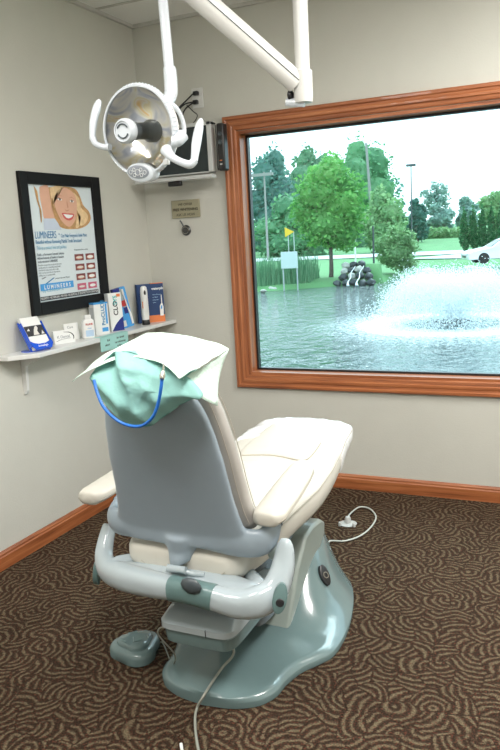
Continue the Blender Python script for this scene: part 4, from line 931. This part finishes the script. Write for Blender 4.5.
LIP = mat('print_lip', (.62, .10, .10), .5); WTE = mat('print_white', (.85, .86, .86), .5); DRK = mat('print_dark', (.10, .05, .03), .6); SHIRT = mat('print_shirt', (.55, .62, .75), .6)
ph = [poly([(.30, .02), (.50, .003), (.72, .015), (.80, .08), (.84, .16), (.93, .22), (.95, .29), (.88, .345), (.76, .375), (.66, .38), (.50, .375), (.38, .33), (.33, .22), (.30, .10)], 1, HR, 4),
      poly([(.70, .05), (.78, .10), (.80, .18), (.90, .25), (.88, .31), (.80, .35), (.74, .34), (.78, .28), (.73, .21), (.72, .13)], 2, HR2, 4),
      poly([(.72, .25), (.70, .31), (.68, .365), (.72, .37), (.76, .33)], 2, HR2, 3),
      poly([(.18, .02), (.25, .003), (.31, .01), (.325, .10), (.335, .20), (.355, .30), (.215, .30), (.19, .20), (.175, .10)], 2, SK, 4),
      poly([(.195, .285), (.36, .285), (.40, .32), (.45, .385), (.185, .385)], 3, SHIRT),
      poly([(.10, .01), (.145, .06), (.15, .14), (.175, .22), (.165, .31), (.15, .31), (.155, .22), (.125, .14)], 3, HR, 3),
      poly([(.42, .04), (.50, .015), (.60, .018), (.70, .06), (.735, .13), (.725, .21), (.70, .28), (.64, .335), (.58, .36), (.52, .345), (.45, .295), (.40, .22), (.375, .15), (.385, .085)], 4, SK, 4),
      poly([(.33, .02), (.44, .0), (.54, .008), (.46, .035), (.41, .075), (.375, .13), (.375, .20), (.35, .15), (.33, .08)], 5, HR2, 3),
      poly([(.345, .10), (.372, .15), (.375, .21), (.40, .26), (.37, .25), (.35, .19)], 5, HR, 3),
      poly([(.475, .238), (.52, .236), (.57, .242), (.62, .240), (.672, .248), (.645, .285), (.60, .302), (.55, .300), (.50, .278)], 5, LIP, 3), poly([(.497, .247), (.54, .248), (.60, .252), (.652, .256), (.62, .276), (.58, .284), (.54, .278)], 6, WTE, 3),
      poly(ellp(.465, .118, .034, .0095, .10), 5, WTE), poly(ellp(.655, .132, .032, .0095, .05), 5, WTE),
      poly(ellp(.467, .118, .0135, .0098), 6, DRK), poly(ellp(.655, .132, .013, .0098), 6, DRK),
      poly([(.425, .112), (.46, .103), (.503, .117), (.46, .109)], 6, DRK), poly([(.62, .126), (.655, .117), (.692, .130), (.655, .122)], 6, DRK),
      poly([(.41, .092), (.46, .076), (.515, .092), (.46, .084)], 6, SK2), poly([(.61, .102), (.655, .090), (.70, .110), (.655, .098)], 6, SK2),
      poly([(.525, .198), (.555, .212), (.60, .206), (.575, .219), (.545, .219)], 6, SK2, 3), poly([(.575, .12), (.592, .185), (.575, .195), (.568, .15)], 5, SK2),
      poly([(.44, .235), (.455, .26), (.475, .285), (.455, .27)], 5, SK2), poly([(.70, .24), (.695, .27), (.675, .295), (.685, .265)], 5, SK2)]
f = joinmesh('photo_of_smiling_woman', ph)
# lettering
MI1, MI2 = mat('poster_ink_blue', (.02, .20, .42), .6), mat('poster_ink_grey', (.22, .26, .30), .6)
TX = lambda s, u, v, h, mm=MI1, sx=1, bold=0, al='LEFT': text(s, pp(u, v, 3), (0, 1, 0), (0, 0, 1), h, mm, po, ext=.0002, sx=sx, bold=bold, align=al)
joinmesh('lettering', [TX('LUMINEERS', .045, .455, .050, sx=.64), TX('®', .395, .43, .012), TX("Can Make Everyone's Smile More", .43, .452, .026, MI1, .62), TX('Beautiful without Removing Painful Tooth Structure!', .045, .50, .027, MI1, .64),
    TX('Thin as a contact lens and painless', .05, .55, .027, mat('poster_ink_pale', (.25, .50, .66), .6), .62)])
bl_ = [TX(s, .045, .602+.030*i, .0165, MI2, .78, .0003) for i, s in enumerate(('Finally... a Permanent Cosmetic Solution', 'without Removal of Painful or Sensitive', 'tooth structure: LUMINEERS'))]
gl_ = [TX(s, .045, .690+.022*i, .0135, mat('poster_ink_soft', (.38, .42, .46), .6) if i == 0 else bpy.data.materials['poster_ink_soft'], .75) for i, s in enumerate(('Porcelain veneers that are placed over your', 'existing teeth for a beautiful, natural smile', 'that lasts for many years with no pain.', 'Ask us today about the no shots and no', 'drilling way to a perfect smile.'))]
ex = [TX('proven to last over 20 years', .28, .815, .0125, MI2, .8), TX('by CERINATE', .07, .955-.035, .019, bpy.data.materials['poster_ink_pale'], 1.5), TX('Actual patients before and after', .62, .575, .0115, MI2, .8)]
joinmesh('small_lettering', bl_+gl_+ex)
poly([(.07, .80), (.13, .785), (.15, .79), (.09, .805)], 3, MGREYT).name = 'swoosh'
poly([(.12, .845), (.25, .80), (.27, .802), (.14, .85)], 3, MI1).name = 'swoosh'
lb = poly([(.045, .845), (.555, .845), (.555, .905), (.045, .905)], 3, MSKY); lb.name = 'logo_bar'
joinmesh('logo_lettering', [text('L U M I N E E R S', pp(.30, .893, 5), (0, 1, 0), (0, 0, 1), .028, WTE, po, ext=.0002, sx=1.03, bold=.0006, align='CENTER')])
bb = poly([(.03, .955), (.97, .955), (.97, .99), (.03, .99)], 3, mat('print_charcoal', (.03, .04, .05), .5)); bb.name = 'footer_bar'
joinmesh('footer_lettering', [text('NO SHOTS • NO DRILLING • NO PAIN • NO REMOVAL OF SENSITIVE TOOTH STRUCTURE', pp(.5, .981, 5), (0, 1, 0), (0, 0, 1), .0165, WTE, po, ext=.0002, sx=.72, align='CENTER')])
GUM = mat('print_gum', (.20, .045, .05), .5); GUM2 = mat('print_gum_pink', (.55, .12, .20), .5); TOO = mat('print_teeth', (.72, .70, .66), .5)
for r_ in range(4):
    for c_ in range(2):
        u0 = .615+.185*c_; v0 = .610+.090*r_; g_ = GUM2 if r_ == 3 else GUM
        q = [poly([(u0, v0), (u0+.15, v0), (u0+.15, v0+.058), (u0, v0+.058)], 3, g_), poly(ellp(u0+.075, v0+.029+.003, .060, .017 if c_ == 0 else .020), 4, GUM2 if r_ == 3 else SK2), poly(ellp(u0+.075, v0+.029+.001, .05, .010 if c_ == 0 else .014), 5, TOO if c_ == 0 else WTE)]
        joinmesh('smile_picture', q)

# ------------------------------------------------------------------ shelf
SZ = 1.005
sh_ = thing('wall_shelf', (0, -.7, .98), 'white wall shelf with a clipped corner along the left wall', 'shelf')
bm = B(); prism(bm, [(0, -1.40, SZ-.022), (.07, -1.40, SZ-.022), (.16, -1.29, SZ-.022), (.16, -.001, SZ-.022), (0, -.001, SZ-.022)], (0, 0, .022)); obj('board', bm, MWHITE, sh_, smooth=False, bev=.003)
for y in (-1.235, -.235):
    bm = B(); box(bm, (0, y-.010, .79), (.012, y+.010, SZ-.022)); box(bm, (0, y-.010, SZ-.034), (.13, y+.010, SZ-.022)); prism(bm, [(.0, y-.009, .80), (.012, y-.009, .79), (.022, y-.009, .81), (.03, y-.009, .93), (.12, y-.009, SZ-.034), (.0, y-.009, SZ-.034)], (0, .018, 0)); obj('bracket', bm, MWHITE, sh_, smooth=False, bev=.002)

def frame_at(origin, yaw, lean=0):
    """local frame: x' right across the front face, y' out of the front face, z' up; yaw 0 faces +X (into the room from the left wall)"""
    f_ = V((math.cos(yaw), math.sin(yaw), 0)); r_ = V((-math.sin(yaw), math.cos(yaw), 0)); u_ = V((0, 0, 1))
    M = Matrix((r_, f_, u_)).transposed().to_4x4()
    return Matrix.Translation(V(origin)) @ M @ Matrix.Rotation(lean, 4, 'X')
def fb_(name, M, a, b, mm, p, bev=0, smooth=False):
    bm = B(); box(bm, a, b, M); return obj(name, bm, mm, p, smooth=smooth, bev=bev)
def ftx(M, s, x, z, y, h, mm, p, rot=0, **k):
    R_ = M.to_3x3(); xd = R_ @ V((math.cos(rot), 0, math.sin(rot))); yd = R_ @ V((-math.sin(rot), 0, math.cos(rot)))
    return text(s, M @ V((x, y, z)), xd, yd, h, mm, p, **k)
# all faces turned a little towards the chair (yaw negative = facing the camera side)
# brochure holder
M = frame_at((.118, -1.215, SZ), math.radians(-12)); Ml = M @ Matrix.Rotation(math.radians(33), 4, 'X')
bh = thing('brochure_holder', M.translation, 'blue acrylic brochure holder with a black and white leaflet on the shelf', 'brochure holder')
bm = B(); prism(bm, [Ml @ V(p) for p in ((-.055, -.004, .004), (.055, -.004, .004), (.062, -.004, .025), (.058, -.004, .165), (-.058, -.004, .165), (-.062, -.004, .025))], (Ml.to_3x3() @ V((0, -.004, 0)))); obj('back_plate', bm, MBLUEP, bh, smooth=False)
fb_('side_rail', Ml, (-.062, -.006, .02), (-.057, .020, .150), MBLUEP, bh); fb_('side_rail', Ml, (.057, -.006, .02), (.062, .020, .150), MBLUEP, bh)
bm = B(); prism(bm, [Ml @ V(p) for p in ((-.062, .020, .022), (-.045, .020, .0), (.045, .020, .0), (.062, .020, .022), (.062, .020, .05), (.045, .020, .036), (.02, .020, .028), (-.02, .020, .028), (-.045, .020, .036), (-.062, .020, .05))], (Ml.to_3x3() @ V((0, .004, 0)))); obj('front_lip', bm, MBLUEP, bh, smooth=False)
fb_('bottom', Ml, (-.045, -.004, 0), (.045, .022, .004), MBLUEP, bh)
bm = B(); lathe(bm, [(.045, 0), (.045, .003), (.02, .004)], M @ V((-.03, -.050, 0)), seg=24); obj('foot', bm, MBLUEP, bh)
t_ = ftx(Ml, 'invisalign', 0, .012, .0245, .016, WTE, bh, align='CENTER')
lf = thing('leaflet', Ml @ V((0, .006, .006)), 'white leaflets with a black and white photo band in the blue holder', 'leaflet')
fb_('paper_stack', Ml, (-.052, -.001, .006), (.052, .017, .178), MCARD, lf)
fb_('photo_band', Ml, (-.052, .0172, .075), (.052, .0176, .130), mat('leaflet_black', (.03, .03, .035), .5), lf)
bm = B()
for a in ([(-.018, .079), (-.004, .108), (.006, .122), (.018, .128), (.022, .115), (.012, .100), (.016, .079)], [(.028, .08), (.04, .100), (.046, .08)], [(-.045, .105), (-.03, .118), (-.028, .104)]):
    bm.faces.new([bm.verts.new(Ml @ V((x, .0179, z))) for x, z in a])
obj('photo_figure', bm, TOO, lf, smooth=False)
# cards
M = frame_at((.078, -.985, SZ), math.radians(-22)); Ml = M @ Matrix.Rotation(math.radians(8), 4, 'X')
c1 = thing('business_card_holder', M.translation, 'white business cards with a dark swoosh leaning on the shelf in front', 'business cards')
fb_('card_stack', Ml, (-.062, -.018, .0), (.055, .0, .068), MCARD, c1)
bm = B(); tube(bm, [Ml @ V(p) for p in ((-.005, .0008, .058), (.03, .0008, .052), (.048, .0008, .034), (.046, .0008, .016))], [.0008, .0018, .0026, .0010], 6, 4, flat=.4); tube(bm, [Ml @ V(p) for p in ((-.052, .0008, .014), (-.02, .0008, .022), (.03, .0008, .024))], .0007, 6, 3, flat=.4); obj('swoosh', bm, MBLACK, c1)
ftx(Ml, 'K Dental', -.045, .028, .0004, .02, MGREYT, c1)
M = frame_at((.035, -.875, SZ), math.radians(-20)); Ml = M @ Matrix.Rotation(math.radians(8), 4, 'X')
c2 = thing('appointment_card_holder', M.translation, 'smaller white card stack standing behind the business cards', 'business cards')
fb_('card_stack', Ml, (-.04, -.014, 0), (.045, .0, .088), MCARD, c2); ftx(Ml, 'Care', -.022, .062, .0004, .018, MGREYT, c2)
# small bottle
bt = thing('rinse_bottle', (.095, -.815, SZ), 'small flat white bottle with red lettering beside the boxes on the shelf', 'bottle')
M = frame_at((.095, -.815, SZ), math.radians(-30))
def rsec(z, rx, ry, e=3.5, n=28): return [M @ V((rx*math.copysign(abs(math.cos(a))**(2/e), math.cos(a)), ry*math.copysign(abs(math.sin(a))**(2/e), math.sin(a)), z)) for a in [2*PI*k/n for k in range(n)]]
bm = B(); loft(bm, [rsec(0.0, .030, .014), rsec(.004, .034, .018), rsec(.07, .034, .018), rsec(.095, .031, .017), rsec(.102, .022, .014)]); obj('body', bm, MCARD, bt)
bm = B(); loft(bm, [rsec(.101, .019, .0125), rsec(.122, .018, .012), rsec(.125, .016, .010)]); obj('cap', bm, MWHITE, bt)
joinmesh('lettering', [ftx(M, 'FLUOR', 0, .072, .0185, .013, MRED, bt, align='CENTER', bold=.0004), ftx(M, 'rinse', 0, .052, .0185, .011, MSKY, bt, align='CENTER')]); fb_('label_panel', M, (-.022, .018, .012), (.022, .0184, .045), mat('pale_blue_label', (.45, .60, .78), .5), bt)
# box 1
M = frame_at((.078, -.665, SZ), math.radians(-20))
b1 = thing('toothpaste_box', M.translation, 'white box with a blue top and blue vertical lettering on the shelf', 'box')
fb_('carton', M, (-.045, -.05, 0), (.045, .0, .172), MCARD, b1); fb_('blue_top', M, (-.0453, -.0503, .166), (.0453, .0003, .1745), MSKY, b1)
fb_('side_print', M, (-.0456, -.046, .02), (-.0452, -.006, .15), mat('pale_grey_print', (.55, .58, .60), .6), b1)
fb_('blue_band', M, (.026, .0002, .055), (.038, .0006, .165), MSKY, b1); fb_('blue_patch', M, (-.002, .0002, .014), (.038, .0006, .036), MSKY, b1)
ftx(M, 'ProCLUDE', .020, .048, .0008, .030, MI1, b1, rot=PI/2, bold=.0006)
# box 2
M = frame_at((.085, -.53, SZ), math.radians(-24)); Ml = M @ Matrix.Rotation(math.radians(3), 4, 'X')
b2 = thing('mouthwash_box', M.translation, 'tall white box with dark and teal vertical lettering and a navy corner on the shelf', 'box')
fb_('carton', Ml, (-.042, -.038, 0), (.042, .0, .215), MCARD, b2)
bm = B(); q = [(-.036, .0), (.042, .0), (.042, .078), (.020, .064), (-.012, .036), (-.030, .012)]; bm.faces.new([bm.verts.new(Ml @ V((x, .0006, z+.001))) for x, z in q]); obj('navy_corner', bm, MNAVY, b2, smooth=False)
bm = B(); tube(bm, [Ml @ V((-.036, .0008, .004)), Ml @ V((-.010, .0008, .040)), Ml @ V((.020, .0008, .068)), Ml @ V((.041, .0008, .082))], .0012, 6, 4); obj('white_edge', bm, WTE, b2)
fb_('orange_seal', Ml, (.012, .0003, .192), (.036, .0008, .208), MORANGE, b2)
joinmesh('lettering', [ftx(Ml, 'CLO', .012, .088, .0008, .040, MBLACK, b2, rot=PI/2, bold=.0008), ftx(Ml, 'SYS', .012, .148, .0008, .034, MTEALP, b2, rot=PI/2, bold=.0008)])
# leaning slim pack
M = frame_at((.070, -.395, SZ), math.radians(-28)) @ Matrix.Rotation(math.radians(-11), 4, 'Y'); M = Matrix.Translation(V((0, 0, .004))) @ M
b3 = thing('toothbrush_pack', M.translation, 'blue toothbrush pack leaning to the left between the boxes', 'toothbrush pack')
fb_('carton', M, (-.042, -.030, .0), (.036, .0, .235), MSKY, b3)
fb_('top_flap', M, (-.0424, -.0304, .215), (.0, .0004, .2355), MNAVY, b3); fb_('window', M, (-.002, .0003, .10), (.012, .0008, .228), mat('pack_grey', (.35, .38, .36), .4), b3)
fb_('red_panel', M, (-.010, .0006, .125), (.026, .0012, .160), MRED, b3); fb_('dark_panel', M, (-.005, .0006, .082), (.020, .0012, .118), MNAVY, b3); fb_('white_panel', M, (-.034, .0003, .010), (-.010, .0008, .045), TOO, b3)
bm = B(); tube(bm, [M @ V((.028, .004, .015)), M @ V((.028, .004, .07)), M @ V((.022, .004, .11)), M @ V((.016, .004, .18)), M @ V((.012, .004, .215))], [.006, .007, .004, .003, .003], 10, 4); obj('toothbrush', bm, WTE, b3)
fb_('brush_head', M, (.007, .003, .195), (.017, .010, .225), TOO, b3)
# electric toothbrush standing
M = frame_at((.098, -.255, SZ), math.radians(-35))
e1 = thing('electric_toothbrush', M.translation, 'white electric toothbrush handle standing on a black charger on the shelf', 'toothbrush')
bm = B(); loft(bm, [rs for rs in [[M @ V((rx*math.cos(a), ry*math.sin(a), z)) for a in [2*PI*k/24 for k in range(24)]] for z, rx, ry in ((0, .024, .02), (.004, .026, .022), (.020, .024, .020), (.030, .020, .017))]]); obj('charger', bm, MBLACK, e1)
bm = B(); loft(bm, [[M @ V((rx*math.copysign(abs(math.cos(a))**.7, math.cos(a)), ry*math.copysign(abs(math.sin(a))**.7, math.sin(a)), z)) for a in [2*PI*k/24 for k in range(24)]] for z, rx, ry in ((.030, .021, .017), (.06, .022, .018), (.16, .021, .017), (.20, .021, .016), (.222, .018, .013), (.230, .010, .008))]); hd = obj('handle', bm, MWHITE, e1)
bm = B(); loft(bm, [[M @ V((rx*math.cos(a), .0155, z0+rx*1.9*math.sin(a))) for a in [2*PI*k/20 for k in range(20)]] for rx, z0 in ((.008, .19), (.0075, .19))]+[[M @ V((.004*math.cos(a), .0185, .19+.008*math.sin(a))) for a in [2*PI*k/20 for k in range(20)]]]); obj('switch', bm, MBLACK, hd)
fb_('grip_strip', M, (-.020, .012, .10), (-.017, .018, .14), MORANGE, hd)
# navy box
M = frame_at((.060, -.130, SZ), math.radians(-40)); 
b4 = thing('water_flosser_box', M.translation, 'navy box with an orange foot and a pictured white flosser in the shelf corner', 'box')
fb_('carton', M, (-.088, -.004, 0), (.080, .024, .235), mat('navy_carton', (.012, .045, .15), .4), b4); fb_('orange_foot', M, (-.02, .0242, .0), (.0803, .0248, .042), MORANGE, b4); fb_('orange_top', M, (.0, .0, .2345), (.0803, .0245, .238), MORANGE, b4)
joinmesh('lettering', [ftx(M, 'waterpik', .005, .198, .0246, .021, WTE, b4, bold=.0005)]+[ftx(M, s, .008, .165-.016*i, .0246, .010, mat('print_pale_blue', (.35, .55, .75), .5) if i == 0 else bpy.data.materials['print_pale_blue'], b4) for i, s in enumerate(('water flosser', 'cordless', 'advanced', 'clean'))])
bm = B(); bm.faces.new([bm.verts.new(M @ V((x, .0252, z))) for x, z in ((.050, .036), (.072, .036), (.074, .09), (.068, .115), (.062, .118), (.050, .095))]); bm.faces.new([bm.verts.new(M @ V((x, .0252, z))) for x, z in ((.061, .118), (.067, .118), (.066, .165), (.062, .165))]); obj('pictured_flosser', bm, WTE, b4, smooth=False)
bm = B(); bm.faces.new([bm.verts.new(M @ V((x, .0256, z))) for x, z in ((.055, .075), (.066, .080), (.066, .100), (.058, .098))]); obj('pictured_switch', bm, MSKY, b4, smooth=False)
# mint note hanging from the shelf edge
p = [on(x, y, 0, .1615) for x, y in ((97, 336), (131, 331), (131, 350), (99, 356))]
ya, yb = -.835, -.525
nn = thing('paper_note', (.162, (ya+yb)/2, .93), 'mint green note card hanging from the shelf front edge', 'note')
bm = B(); box(bm, (.1605, -.81, .93), (.1615, -.55, SZ+.002)); box(bm, (.12, -.81, SZ+.0005), (.1615, -.55, SZ+.0015)); obj('card', bm, mat('mint_card', (.36, .66, .62), .6), nn, smooth=False)
joinmesh('lettering', [text(s, (.1617, y, z), (0, 1, 0), (0, 0, 1), h, MBR, nn) for s, y, z, h in (('Ask', -.75, .978, .018), ('for details', -.66, .980, .018), ('about', -.77, .955, .018), ('our whitening', -.68, .957, .018), ('today', -.66, .937, .018))])
